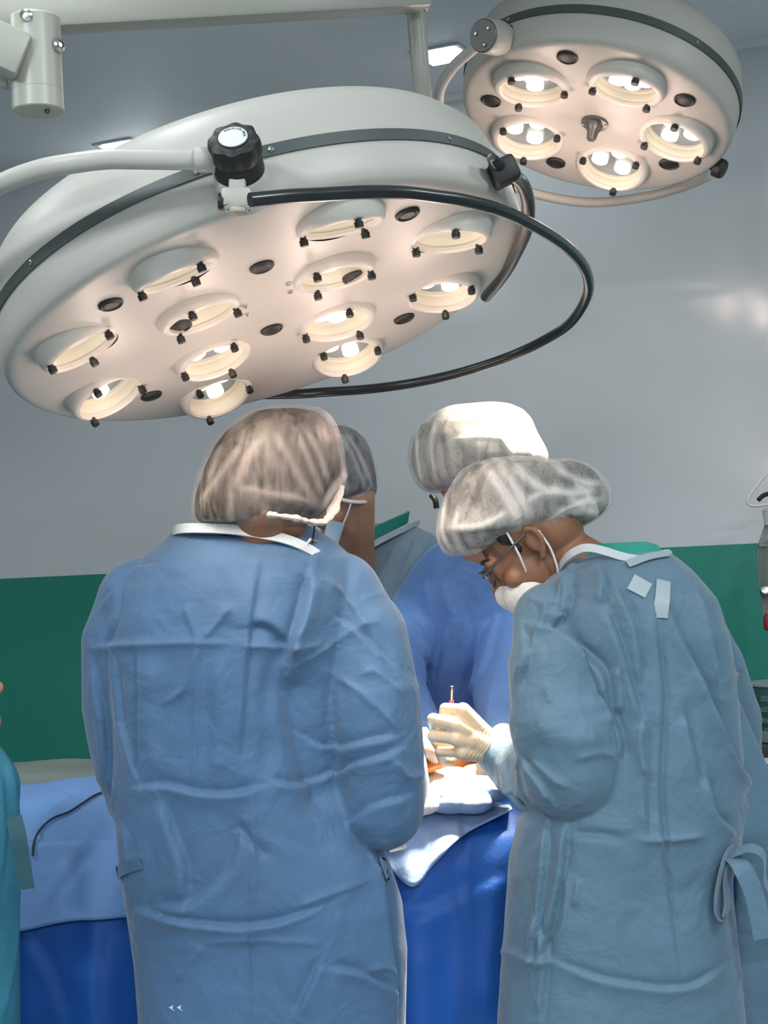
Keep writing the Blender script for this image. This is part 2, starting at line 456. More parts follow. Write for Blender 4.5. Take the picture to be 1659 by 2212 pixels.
def text_mesh(s, size, extrude=0.0004, align='LEFT'):
    c = bpy.data.curves.new('t', 'FONT'); c.body = s; c.size = size; c.extrude = extrude; c.align_x = align
    o = bpy.data.objects.new('t', c); COL.objects.link(o)
    me = bpy.data.meshes.new_from_object(o.evaluated_get(bpy.context.evaluated_depsgraph_get()))
    bpy.data.objects.remove(o); bpy.data.curves.remove(c)
    return me

def copy_tree(o, parent=None):
    c = o.copy(); COL.objects.link(c); c.parent = parent
    for ch in list(o.children): copy_tree(ch, c)
    return c
# ------------------------------------------------------------------ room
TH = 0.4197
WD = Vector((math.cos(TH), -math.sin(TH), 0)); WN = Vector((-math.sin(TH), -math.cos(TH), 0))   # along the wall, out of the wall
W0 = Vector((0, 4.8, 0)); RZ = Matrix.Rotation(-TH, 3, 'Z')
def wallp(s, out, z): return W0 + WD * s + WN * out + Vector((0, 0, z))
tag(obj('wall_back', box(newbm(), wallp(-0.5, -0.06, CEIL_Z / 2), (9, 0.12, CEIL_Z), RZ), M['wall'], smooth=False), kind='structure')
tag(obj('floor', box(newbm(), (-0.5, 1.5, -0.03), (10, 12, 0.06)), M['floor'], smooth=False), kind='structure')
tag(obj('ceiling', box(newbm(), (-0.5, 1.5, CEIL_Z + 0.04), (10, 12, 0.08)), M['ceiling'], smooth=False), kind='structure')
tag(obj('trim_1', box(newbm(), wallp(-0.5, 0.012, CEIL_Z - 0.01), (9, 0.024, 0.02), RZ), M['ceiling'], smooth=False), kind='structure')
tag(obj('baseboard_back', box(newbm(), wallp(-0.5, 0.006, 0.05), (9, 0.012, 0.1), RZ, 0.003), M['floor'], smooth=False), kind='structure')

def downlight(c, size, label, ang, power, group='square ceiling downlights'):
    t = thing('ceiling_downlight', label, 'ceiling light', (c[0], c[1], CEIL_Z), Matrix.Rotation(ang, 3, 'Z'), group)
    bm = newbm(); s = size / 2 + 0.012
    for a, b_, w, h in ((0, s, 2 * s + 0.02, 0.02), (0, -s, 2 * s + 0.02, 0.02), (s, 0, 0.02, 2 * s - 0.02), (-s, 0, 0.02, 2 * s - 0.02)):
        box(bm, (a, b_, -0.003), (w, h, 0.006), bevel=0.001)
    obj('light_frame', bm, M['label'], t, world=False)
    obj('diffuser', box(newbm(), (0, 0, -0.006), (size, size, 0.010)), M['panel_led'], t, smooth=False, world=False)
    if power:
        l = bpy.data.lights.new('panel_light', 'AREA'); l.shape = 'SQUARE'; l.size = size; l.energy = power; l.color = (0.90, 0.97, 1.0)
        lo = bpy.data.objects.new('panel_light', l); COL.objects.link(lo); lo.parent = t; lo.location = (0, 0, -0.014)
    return t
downlight((0.23, 4.27), 0.105, 'small square ceiling light seen beside the vertical white lamp stem', -0.42, 1.0)
downlight((-0.80, 5.05), 0.105, 'small square ceiling light just above the curved white yoke tube', -0.42, 1.0)
for k, (x, y, s, pw) in enumerate(((-0.55, 2.1, 0.22, .03), (1.75, 2.3, 0.3, .10), (-1.9, 2.6, 0.3, .10), (-1.2, 0.9, 0.4, .32), (1.0, 0.8, 0.4, .32), (-1.3, -2.6, 0.4, 1), (0.6, -2.8, 0.4, 1), (1.9, -2.2, 0.4, 1), (-0.4, -3.7, 0.4, 1))):
    downlight((x, y), s, 'larger square ceiling light out over the room', -0.42, CEIL_POWER * pw)

# ------------------------------------------------------------------ surgical lamps
def rotm(rows): return Matrix(rows)
def face_with_holes(r, holes, z=0.0, n=120):
    V = [Vector((r * math.cos(2 * math.pi * k / n), r * math.sin(2 * math.pi * k / n))) for k in range(n)]
    E_ = [(k, (k + 1) % n) for k in range(n)]
    hp = []
    for hc, axis, hr in holes:
        s = len(V); x = Vector((axis.x, axis.y)); sc = 1.0 / max(0.5, abs(axis.z))
        d = x.normalized() if x.length > 1e-4 else Vector((1, 0)); e = Vector((-d.y, d.x))
        ring = [Vector((hc[0], hc[1])) + d * (hr * sc * math.cos(2 * math.pi * k / 40)) + e * (hr * math.sin(2 * math.pi * k / 40)) for k in range(40)]
        V += ring; E_ += [(s + k, s + (k + 1) % 40) for k in range(40)]; hp.append((Vector((hc[0], hc[1])), d, e, hr, sc))
    for rr in np.arange(0.02, r, 0.03):                                   # some inner points for even triangles
        for k in range(max(6, int(rr / 0.03 * 6))):
            a = 2 * math.pi * k / max(6, int(rr / 0.03 * 6)); p = Vector((rr * math.cos(a), rr * math.sin(a)))
            if all((((p - c).dot(d) / (h * q)) ** 2 + ((p - c).dot(e) / h) ** 2) > 1.2 for c, d, e, h, q in hp) and rr < r - 0.01: V.append(p)
    ov, oe, of, *_ = geometry.delaunay_2d_cdt(V, E_, [], 0, 1e-6)
    F_ = []
    for f in of:
        c = sum((ov[i] for i in f), Vector((0, 0))) / len(f)
        if c.length < r and all((((c - q).dot(d) / (h * s)) ** 2 + ((c - q).dot(e) / h) ** 2) > 0.985 for q, d, e, h, s in hp): F_.append(tuple(f))
    return [(p.x, p.y, z) for p in ov], F_

def lamp(label, C, R3, prof, face_r, band_r, band_h, band_w, pods, pod_R, focus, vents, vent_r, power, spin, z0, cone):
    t = thing('surgical_lamp', label, 'surgical lamp', C, R3, None)
    holes, axes = [], []
    for px, py, pz in pods:
        ax = (Vector((px, py, -pz)) - Vector((0, 0, -focus))).normalized(); axes.append(ax)      # local up of the pod
        hc = Vector((px, py, -pz)) + ax * ((pz + z0) / ax.z); holes.append(((hc.x, hc.y), ax, pod_R * 0.88))
    v, f = face_with_holes(face_r, holes, z0)
    bm = newbm(); bv = [bm.verts.new(p) for p in v]
    for q in f:
        try: bm.faces.new([bv[i] for i in q])
        except ValueError: pass
    for x in list(bm.verts):
        if not x.link_faces: bm.verts.remove(x)
    for q in bm.faces:
        q.normal_update()
        if q.normal.z > 0: q.normal_flip()
    lathe(prof, 120, bm)
    bmesh.ops.remove_doubles(bm, verts=bm.verts, dist=0.0008)
    bmesh.ops.recalc_face_normals(bm, faces=bm.faces)
    for q in bm.faces:
        if all(abs(x.co.z - z0) < 1e-6 for x in q.verts) and q.normal.z > 0: q.normal_flip()
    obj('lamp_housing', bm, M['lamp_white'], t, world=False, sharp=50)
    obj('trim_band', lathe([(band_r - 0.006, band_h - band_w), (band_r + 0.003, band_h - band_w), (band_r + 0.003, band_h + band_w), (band_r - 0.006, band_h + band_w)], 120), M['band'], t, world=False)
    s = pod_R / 0.066; ri = pod_R * 0.79
    ring_me = glass_me = well_me = plate_me = led_me = core_me = clip_me = None
    for k, ((px, py, pz), ax) in enumerate(zip(pods, axes)):
        m = frame_to(ax, (px, py, -pz), up=(1, 0, 0)) @ Matrix.Rotation(spin + k * 0.9, 4, 'Z')
        def place(o, par):
            o.parent = par; return o
        if ring_me is None:
            p = obj('lamp_pod', lathe([(pod_R * 1.02, 0.05), (pod_R * 1.01, 0.012), (pod_R * 0.99, 0.003), (pod_R * 0.95, -0.003), (pod_R * 0.90, -0.006), (ri + 0.003, -0.007), (ri, -0.004), (ri, 0.002), (ri + 0.003, 0.003), (ri + 0.003, 0.05)], 64), M['lamp_ring'], world=False)
            w = obj('reflector_well', lathe([(ri + 0.002, 0.003), (ri, 0.012), (ri, 0.022), (ri - 0.003, 0.024), (ri - 0.004, 0.030)], 64), M['lamp_inner'], world=False)
            q = obj('reflector', lathe([(ri - 0.001, 0.029), (ri * 0.5, 0.033), (0, 0.033)], 64), M['reflector'], world=False)
            gl = obj('lens_glass', lathe([(ri + 0.001, 0.001), (0, -0.0005)], 48), M['glass'], world=False)
            ld = obj('led', lathe([(0.0, 0.003), (0.010 * s, 0.001), (0.015 * s, 0.004), (0.015 * s, 0.014)], 28), M['led'], world=False)
            co = obj('led_core', lathe([(0.0, -0.001), (0.008 * s, 0.0005), (0.0095 * s, 0.003)], 24), M['led_core'], world=False)
            cl = obj('clip_screw', lathe([(0.0, -0.019), (0.0062 * s, -0.018), (0.0066 * s, -0.010), (0.0048 * s, -0.009), (0.0048 * s, -0.004)], 14), M['black'], world=False, sharp=30)
            ring_me, well_me, plate_me, glass_me, led_me, core_me, clip_me = (o.data for o in (p, w, q, gl, ld, co, cl))
            subs = [w, q, gl]; leds = [ld]; cores = [co]; clips = [cl]
        else:
            p = bpy.data.objects.new('lamp_pod', ring_me); COL.objects.link(p)
            subs = []
            for nm, me in (('reflector_well', well_me), ('reflector', plate_me), ('lens_glass', glass_me)):
                o = bpy.data.objects.new(nm, me); COL.objects.link(o); subs.append(o)
            leds, cores, clips = [], [], []
        while len(leds) < 3:
            o = bpy.data.objects.new('led', led_me); COL.objects.link(o); leds.append(o)
            o = bpy.data.objects.new('led_core', core_me); COL.objects.link(o); cores.append(o)
            o = bpy.data.objects.new('clip_screw', clip_me); COL.objects.link(o); clips.append(o)
        p.parent = t; p.matrix_local = m
        for o in subs: o.parent = p
        for i in range(3):
            a = 2 * math.pi * i / 3
            lm = Matrix.Translation((ri * 0.50 * math.cos(a), ri * 0.50 * math.sin(a), 0.018))
            leds[i].parent = p; leds[i].matrix_local = lm; cores[i].parent = p; cores[i].matrix_local = lm
            clips[i].parent = p
            clips[i].matrix_local = Matrix.Translation(((ri + 0.004) * math.cos(a + 0.55), (ri + 0.004) * math.sin(a + 0.55), 0.0))
        l = bpy.data.lights.new('pod_beam', 'SPOT'); l.energy = power; l.color = (1.0, 0.86, 0.68); l.spot_size = math.radians(cone); l.spot_blend = 0.7; l.shadow_soft_size = ri
        lo = bpy.data.objects.new('pod_beam', l); COL.objects.link(lo); lo.parent = t
        wp = BASE[t] @ Vector((px, py, -pz)) ; dr = (FIELD - wp).normalized()
        lo.matrix_world = frame_to(-dr, wp + dr * 0.03)
        g_ = bpy.data.lights.new('pod_glow', 'POINT'); g_.energy = 0.0006 * s; g_.color = (1.0, 0.84, 0.66); g_.shadow_soft_size = 0.012
        go = bpy.data.objects.new('pod_glow', g_); COL.objects.link(go); go.parent = p; go.location = (0, 0, 0.012)
        h_ = bpy.data.lights.new('face_fill', 'POINT'); h_.energy = FACE_FILL * s * s; h_.color = (1.0, 0.74, 0.63); h_.shadow_soft_size = 0.025  # added point light below the pod, brightens the lamp face
        ho = bpy.data.objects.new('face_fill', h_); COL.objects.link(ho); ho.parent = p; ho.location = (0, 0, -0.12)
    vm = None
    for vx, vy in vents:
        if vm is None:
            o = obj('vent_plug', lathe([(0, -0.004), (vent_r * 0.55, -0.0045), (vent_r * 0.7, -0.003), (vent_r * 0.85, -0.0055), (vent_r, -0.003), (vent_r, 0.002)], 28), M['black'], t, world=False, sharp=30); vm = o.data
        else:
            o = bpy.data.objects.new('vent_plug', vm); COL.objects.link(o); o.parent = t
        o.location = (vx, vy, z0)
    return t

c_, s_ = 0.9239, 0.3827
RO, RI = 0.3138, 0.1054
M1 = Matrix(((0.96527, -0.0182, -0.26064), (0.06811, 0.98061, 0.18375), (0.25224, -0.19512, 0.94779)))
C1 = Vector((-0.1662, 2.4277, 1.8398))
pods1 = [(x * RO, y * RO, 0.0178) for x, y in ((-c_, -s_), (-c_, s_), (-s_, -c_), (-s_, c_), (s_, -c_), (s_, c_), (c_, -s_), (c_, s_))]
pods1 += [(x * RI, y * RI, 0.0165) for x in (-1, 1) for y in (-1, 1)]
big = lamp('large twelve-pod surgical lamp with a long black handrail, hanging over the surgeons', C1, M1,
           [(0.400, -0.012), (0.409, -0.0112), (0.4155, -0.0085), (0.4205, -0.003), (0.4245, 0.014), (0.425, 0.056), (0.424, 0.075), (0.418, 0.105), (0.411, 0.1325), (0.395, 0.152), (0.36, 0.168), (0.25, 0.19), (0.12, 0.20), (0, 0.202)],
           0.400, 0.425, 0.056, 0.0085, pods1, 0.066, 1.25,
           [(x, y - 0.024) for x, y in ((-0.222, -0.218), (-0.226, 0.219), (0.225, 0.217), (0.221, -0.224), (0.0, -0.19), (-0.003, 0.077), (-0.14, -0.054), (0.138, -0.041))], 0.0185, SPOT_MAIN, 0.4, -0.012, 40)
M2 = Matrix(((0.90287, 0.33347, 0.27134), (-0.39932, 0.88431, 0.24193), (-0.15927, -0.32679, 0.93158)))
C2 = Vector((0.5081, 3.36, 2.3746))
an = [math.radians(a) for a in (-126, -54, -198, 18, 90)]; av = [math.radians(a) for a in (-90, -162, -18, 126, 54)]
small = lamp('smaller five-pod surgical lamp with a dark centre socket, higher and further back', C2, M2,
             [(0.280, -0.009), (0.288, -0.008), (0.295, -0.004), (0.300, 0.006), (0.3035, 0.03), (0.305, 0.063), (0.303, 0.09), (0.2985, 0.12), (0.295, 0.138), (0.28, 0.158), (0.25, 0.17), (0.15, 0.185), (0, 0.19)],
             0.280, 0.305, 0.063, 0.0095, [(0.1764 * math.cos(a), 0.1764 * math.sin(a), 0.0184) for a in an], 0.084, 1.25,
             [(0.2273 * math.cos(a), 0.2273 * math.sin(a) - 0.017) for a in av], 0.0225, SPOT_SECOND, 1.2, -0.009, 12.5)

def lpoint(root, x, y, z): return BASE[root] @ Vector((x, y, z))
def onlamp(root, px, py, h):
    m = BASE[root]; n = m.to_3x3() @ Vector((0, 0, 1)); p0 = m @ Vector((0, 0, h)); d = at(px, py, 1) - Vector(CAM)
    return Vector(CAM) + d * ((p0 - Vector(CAM)).dot(n) / d.dot(n))

# --- fittings of the large lamp
def screw(parent, p, axis, r, name='screw', material='chrome', world=True):
    return obj(name, lathe([(0, r * 0.55), (r * 0.35, r * 0.55), (r * 0.4, r * 0.2), (r * 0.55, r * 0.2), (r * 0.6, r * 0.6), (r, r * 0.4), (r, -r * 0.6)], 14, mtx=frame_to(axis, p)), M[material], parent, sharp=30)
def band_screws(root, R, h, pts):
    inv = BASE[root].inverted()
    for px, py in pts:
        d = (at(px, py, 1) - Vector(CAM)).normalized(); o = inv @ Vector(CAM); e = inv.to_3x3() @ d
        a_, b_, c = e.x ** 2 + e.y ** 2, o.x * e.x + o.y * e.y, o.x ** 2 + o.y ** 2 - R * R; q = b_ * b_ - a_ * c
        if q < 0: continue
        p = o + e * ((-b_ - math.sqrt(q)) / a_); p.z = h
        screw(root, BASE[root] @ p, BASE[root].to_3x3() @ Vector((p.x, p.y, 0)), 0.0042)
band_screws(big, 0.428, 0.056, [(70, 577), (424, 374), (588, 329), (973, 304)])
band_screws(small, 0.308, 0.063, [(1098, 43), (1507, 90)])
for x, y in ((0.035, -0.095), (0.036, -0.06), (-0.036, -0.055), (-0.037, -0.02)):
    screw(big, lpoint(big, x, y - .024, -0.013), BASE[big].to_3x3() @ Vector((0, 0, -1)), 0.0042)

kax = Vector((-0.05, -0.82, 0.57)).normalized(); kc = at(503, 296, 1.955)      # focusing knob
km = frame_to(kax, kc)
def knob_mesh():
    bm = newbm(); n = 96; rows = []
    for r, z, lob in ((0.0, 0.0, 0), (0.020, 0.0, 0), (0.0205, -0.001, 0), (0.027, -0.001, 0.6), (0.0315, -0.004, 1), (0.033, -0.012, 1), (0.033, -0.026, 0.9), (0.0315, -0.030, 0.3), (0.0305, -0.034, 0), (0.032, -0.037, 0), (0.0325, -0.058, 0), (0.030, -0.060, 0)):
        if r == 0: rows.append([bm.verts.new(km @ Vector((0, 0, z)))]); continue
        row = []
        for k in range(n):
            a = 2 * math.pi * k / n; rr = r * (1 + 0.055 * lob * math.cos(8 * a))
            if z < -0.036: rr *= 1 + 0.008 * (k % 2)
            row.append(bm.verts.new(km @ Vector((rr * math.cos(a), rr * math.sin(a), z))))
        rows.append(row)
    for A, B in zip(rows, rows[1:]):
        for k in range(n):
            q = []
            for v in (A[k % len(A)], A[(k + 1) % n % len(A)], B[(k + 1) % n], B[k]):
                if v not in q: q.append(v)
            bm.faces.new(q)
    bmesh.ops.recalc_face_normals(bm, faces=bm.faces); return bm
kn = obj('focusing_knob', knob_mesh(), M['black'], big, sharp=35)
obj('knob_label', lathe([(0.0, 0.0015), (0.0185, 0.0012), (0.019, 0.0)], 48, mtx=km), M['label'], kn)
bmt = newbm(); tx = 'FOCUSSING KNOB'
sx = UPV @ np.array((km.to_3x3() @ Vector((1, 0, 0)))); sy = UPV @ np.array((km.to_3x3() @ Vector((0, 1, 0)))); top_a = math.atan2(sy, sx)
for i, ch in enumerate(tx):
    if ch == ' ': continue
    me = text_mesh(ch, 0.0048, 0.0002, 'CENTER')
    a = top_a + 0.85 - i * 0.185
    me.transform(km @ Matrix.Rotation(a, 4, 'Z') @ Matrix.Translation((0.0135, 0, 0.0017)) @ Matrix.Rotation(-math.pi / 2, 4, 'Z')); bmt.from_mesh(me); bpy.data.meshes.remove(me)
obj('label_lettering', bmt, M['print_grey'], kn, smooth=False)
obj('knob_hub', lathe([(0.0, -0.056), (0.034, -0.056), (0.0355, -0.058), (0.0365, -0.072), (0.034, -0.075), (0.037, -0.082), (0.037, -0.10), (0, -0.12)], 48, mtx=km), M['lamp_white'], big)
bm = newbm(); cR = Matrix((RTV, -FW, UPV)).transposed()
box(bm, at(514, 398, 1.985), (0.022, 0.03, 0.030), cR, 0.004); box(bm, at(512, 430, 1.985), (0.040, 0.035, 0.026), cR, 0.006)
obj('rail_bracket', bm, M['lamp_white'], big)
for px in (490, 536): screw(big, at(px, 449, 1.965), (0, -0.7, -0.7), 0.0042)
obj('rail_end_cap', lathe([(0, 0.004), (0.011, 0.003), (0.012, 0), (0.012, -0.006)], 24, mtx=frame_to(-RTV, at(477, 436, 1.98))), M['black'], big)
rail_px = [(540, 432), (620, 424), (700, 420), (790, 415), (870, 416), (940, 424), (1010, 435), (1100, 461), (1190, 509), (1240, 548), (1268, 592), (1268, 640), (1232, 697), (1175, 735), (1100, 770), (1000, 803), (900, 826), (800, 840), (700, 847), (640, 851), (560, 852)]
rail_h = [-0.055 if i < 13 else -0.055 + 0.07 * (i - 12) / (len(rail_px) - 13) for i in range(len(rail_px))]
obj('hand_rail', tube([onlamp(big, x, y, h) for (x, y), h in zip(rail_px, rail_h)], 0.0092, 16, per=5), M['black_gloss'], big)
for r_ in (0,):
    k = at(1088, 372, 2.24); q = Matrix((RTV, -FW, UPV)).transposed() @ Matrix.Rotation(-0.45, 3, 'Y')
    bm = newbm(); box(bm, k, (0.040, 0.05, 0.036), q, 0.006); obj('rail_clamp', bm, M['black'], big)
    obj('clamp_bolt', lathe([(0, 0.022), (0.007, 0.021), (0.009, 0.012), (0.009, 0.0), (0.010, -0.006)], 20, mtx=frame_to((-0.45, -0.85, 0.25), at(1074, 355, 2.215))), M['black_gloss'], big)
obj('side_handle', tube([at(1108, 378, 2.25), at(1130, 400, 2.26), at(1141, 440, 2.30), at(1138, 490, 2.37), at(1120, 535, 2.46), at(1090, 590, 2.60), at(1050, 640, 2.75)], 0.0105, 16), M['dark_metal'], big)
yoke = [at(452, 345, 1.985), at(380, 345, 1.98), at(300, 344, 1.98), at(230, 344, 1.98), at(150, 354, 1.985), at(80, 368, 2.0), at(0, 398, 2.03), at(-90, 450, 2.1), at(-150, 530, 2.25), at(-150, 600, 2.45)]
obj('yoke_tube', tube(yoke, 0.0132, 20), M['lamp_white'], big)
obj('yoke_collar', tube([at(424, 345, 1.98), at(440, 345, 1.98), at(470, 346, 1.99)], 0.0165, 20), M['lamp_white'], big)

# --- fittings of the small lamp
jm = frame_to((-0.62, -0.72, -0.12), at(1044, 77, 3.16))
obj('yoke_joint', lathe([(0, -0.002), (0.034, -0.002), (0.036, -0.006), (0.036, -0.05), (0.03, -0.075), (0, -0.08)], 40, mtx=jm), M['lamp_white'], small)
cp = obj('joint_cap', lathe([(0, 0.002), (0.032, 0.002), (0.034, 0.0), (0.034, -0.004)], 40, mtx=jm), M['dark_metal'], small)
for k in range(3):
    a = k * 2.1 + 0.6; screw(cp, jm @ Vector((0.019 * math.cos(a), 0.019 * math.sin(a), 0.0025)), jm.to_3x3() @ Vector((0, 0, 1)), 0.005, material='steel')
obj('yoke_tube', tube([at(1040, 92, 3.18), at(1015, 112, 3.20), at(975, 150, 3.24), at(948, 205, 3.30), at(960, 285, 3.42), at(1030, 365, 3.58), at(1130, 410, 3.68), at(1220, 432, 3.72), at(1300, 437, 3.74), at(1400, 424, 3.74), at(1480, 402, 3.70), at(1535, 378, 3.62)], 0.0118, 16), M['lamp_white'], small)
obj('yoke_knob', lathe([(0, 0.018), (0.019, 0.016), (0.0225, 0.010), (0.0225, -0.006), (0.012, -0.010), (0.012, -0.04), (0, -0.04)], 24, mtx=frame_to((0.75, -0.35, -0.5), at(1551, 362, 3.48))), M['black'], small, sharp=30)
obj('side_grommet', lathe([(0, 0.012), (0.008, 0.011), (0.013, 0.004), (0.0135, -0.01)], 20, mtx=frame_to((-0.1, -0.9, 0.1), lpoint(small, -0.13, -0.275, 0.035))), M['black'], small)
so = obj('centre_socket', lathe([(0, -0.052), (0.009, -0.052), (0.0105, -0.049), (0.013, -0.030), (0.017, -0.026), (0.020, -0.016), (0.029, -0.014), (0.030, -0.010), (0.030, -0.006)], 32), M['dark_metal'], small, world=False)
for x in (-0.0235, 0.0235): screw(so, lpoint(small, x, 0, -0.014), BASE[small].to_3x3() @ Vector((0, 0, -1)), 0.0035)

# --- ceiling arm carrying the lamps
arm = thing('ceiling_lamp_arm', 'white jointed ceiling arm with drum joint and vertical stem above the lamps', 'lamp arm', at(78, 150, 2.3))
def beam(a, b_, w, h, mname, bev=0.006):
    a, b_ = Vector(a), Vector(b_); d = b_ - a; x = d.normalized(); y = Vector((0, 0, 1)).cross(x).normalized(); z = x.cross(y)
    return box(newbm(), (a + b_) / 2, (d.length, w, h), Matrix((x, y, z)).transposed(), bev)
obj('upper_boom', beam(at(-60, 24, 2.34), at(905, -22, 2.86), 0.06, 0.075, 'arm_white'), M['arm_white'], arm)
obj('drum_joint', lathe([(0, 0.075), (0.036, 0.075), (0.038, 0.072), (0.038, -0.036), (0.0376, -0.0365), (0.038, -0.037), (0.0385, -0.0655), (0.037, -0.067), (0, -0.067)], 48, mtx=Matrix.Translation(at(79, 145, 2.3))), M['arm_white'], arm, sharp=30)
for px in (54, 102): screw(arm, at(px, 232 + (px - 54) * 0.2, 2.29), (0, 0, -1), 0.004, material='dark_metal')
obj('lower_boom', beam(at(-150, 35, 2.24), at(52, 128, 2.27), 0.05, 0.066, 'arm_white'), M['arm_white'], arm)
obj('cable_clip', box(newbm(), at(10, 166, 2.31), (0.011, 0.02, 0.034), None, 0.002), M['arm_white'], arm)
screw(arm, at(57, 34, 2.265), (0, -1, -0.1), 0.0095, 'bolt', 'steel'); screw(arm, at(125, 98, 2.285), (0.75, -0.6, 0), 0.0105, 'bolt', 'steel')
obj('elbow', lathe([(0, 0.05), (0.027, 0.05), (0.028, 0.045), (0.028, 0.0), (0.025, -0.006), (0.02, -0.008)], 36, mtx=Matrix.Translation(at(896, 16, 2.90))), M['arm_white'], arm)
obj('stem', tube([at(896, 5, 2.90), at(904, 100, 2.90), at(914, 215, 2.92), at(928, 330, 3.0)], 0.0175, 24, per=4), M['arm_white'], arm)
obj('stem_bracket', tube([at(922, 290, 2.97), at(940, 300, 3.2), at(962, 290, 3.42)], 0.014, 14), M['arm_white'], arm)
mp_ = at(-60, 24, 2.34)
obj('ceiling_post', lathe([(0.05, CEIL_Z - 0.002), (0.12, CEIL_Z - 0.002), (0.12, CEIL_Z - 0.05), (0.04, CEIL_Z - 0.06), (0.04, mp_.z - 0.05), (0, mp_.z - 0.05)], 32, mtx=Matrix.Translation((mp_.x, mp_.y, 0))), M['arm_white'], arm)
# ------------------------------------------------------------------ people
def V3(*a): return np.array(a, float)
def xdir(yaw): return np.array([math.cos(yaw), math.sin(yaw), 0.0]), np.array([-math.sin(yaw), math.cos(yaw), 0.0])

def px_rows(rows, d, yaw=0.0):
    """horizontal rings from photo rows: (y, left, right, half depth, shift in distance)"""
    out = []; ax, ay = xdir(yaw)
    for y, l, r, b_, dd in rows:
        c = at((l + r) / 2, y, d + dd); a = (r - l) / 2 / FPX * (d + dd)
        k = a / max(1e-6, math.hypot(math.cos(yaw), math.sin(yaw) * b_ / max(a, 1e-6)))
        out.append((c, ax * k, ay * b_))
    return out

def frame_head(f, u):
    f = Vector(f).normalized(); u = Vector(u); u = (u - f * u.dot(f)).normalized(); r = f.cross(u)
    return np.array([list(r), list(f), list(u)]).T          # columns: right, forward, up

def head_pieces(P, c, R, s=1.0):
    c = np.array(c, float)
    q = lambda x, y, z: c + R @ (np.array([x, y, z]) * s)
    E = lambda p, r, rot=None: P.ell(q(*p), np.array(r) * s, R if rot is None else R @ rot)
    E((0, -0.012, 0.035), (0.074, 0.096, 0.085)); E((0, -0.045, 0.005), (0.066, 0.06, 0.07)); E((0, 0.03, -0.025), (0.062, 0.064, 0.085))
    E((0, 0.032, -0.080), (0.050, 0.055, 0.036)); E((0, 0.078, -0.104), (0.020, 0.016, 0.016))
    P.cap(q(-0.040, 0.078, 0.022), 0.011 * s, q(0.0, 0.087, 0.020), 0.011 * s); P.cap(q(0.040, 0.078, 0.022), 0.011 * s, q(0.0, 0.087, 0.020), 0.011 * s)
    P.cap(q(0, 0.088, 0.010), 0.0095 * s, q(0, 0.108, -0.036), 0.0135 * s)
    for x in (-1, 1):
        P.ell(q(0.012 * x, 0.096, -0.040), (0.009 * s,) * 3); P.ell(q(0.045 * x, 0.060, -0.026), (0.020 * s,) * 3)
        P.ell(q(0.031 * x, 0.074, 0.002), (0.0135 * s,) * 3)
        P.cap(q(0.0 * x, 0.092, -0.064), 0.0075 * s, q(0.022 * x, 0.084, -0.067), 0.005 * s); P.cap(q(0.0 * x, 0.090, -0.076), 0.008 * s, q(0.020 * x, 0.082, -0.074), 0.005 * s)
        # ear: a bowl with a raised rim and a lobe
        ear = [(0.071, -0.004, 0.022), (0.080, -0.018, 0.030), (0.084, -0.030, 0.018), (0.083, -0.030, -0.002), (0.078, -0.020, -0.020), (0.073, -0.008, -0.030)]
        P.chain([q(a * x, b_, c2) for a, b_, c2 in ear], [0.0055 * s] * 5 + [0.007 * s])
        P.ell(q(0.074 * x, -0.014, 0.002), np.array((0.006, 0.016, 0.024)) * s, R)

def finger(P, pts, r0, r1):
    n = len(pts); P.chain(pts, [r0 + (r1 - r0) * i / (n - 1) for i in range(n)])

def hand_pieces(P, wrist, palm, fingers, thumb, s=1.0, grow=0.0, width=None):
    """wrist and palm are points; fingers are lists of joints from knuckle to tip"""
    P.cap(wrist, 0.026 * s + grow, palm, 0.027 * s + grow)
    for k, f in enumerate(fingers):
        P.cap(wrist, 0.020 * s + grow, f[0], 0.0135 * s + grow)
        finger(P, f, (0.0105, 0.0115, 0.0108, 0.009)[k] * s + grow, (0.0082, 0.0086, 0.0082, 0.0072)[k] * s + grow)
    P.cap(wrist, 0.022 * s + grow, thumb[0], 0.016 * s + grow); finger(P, thumb, 0.013 * s + grow, 0.0098 * s + grow)

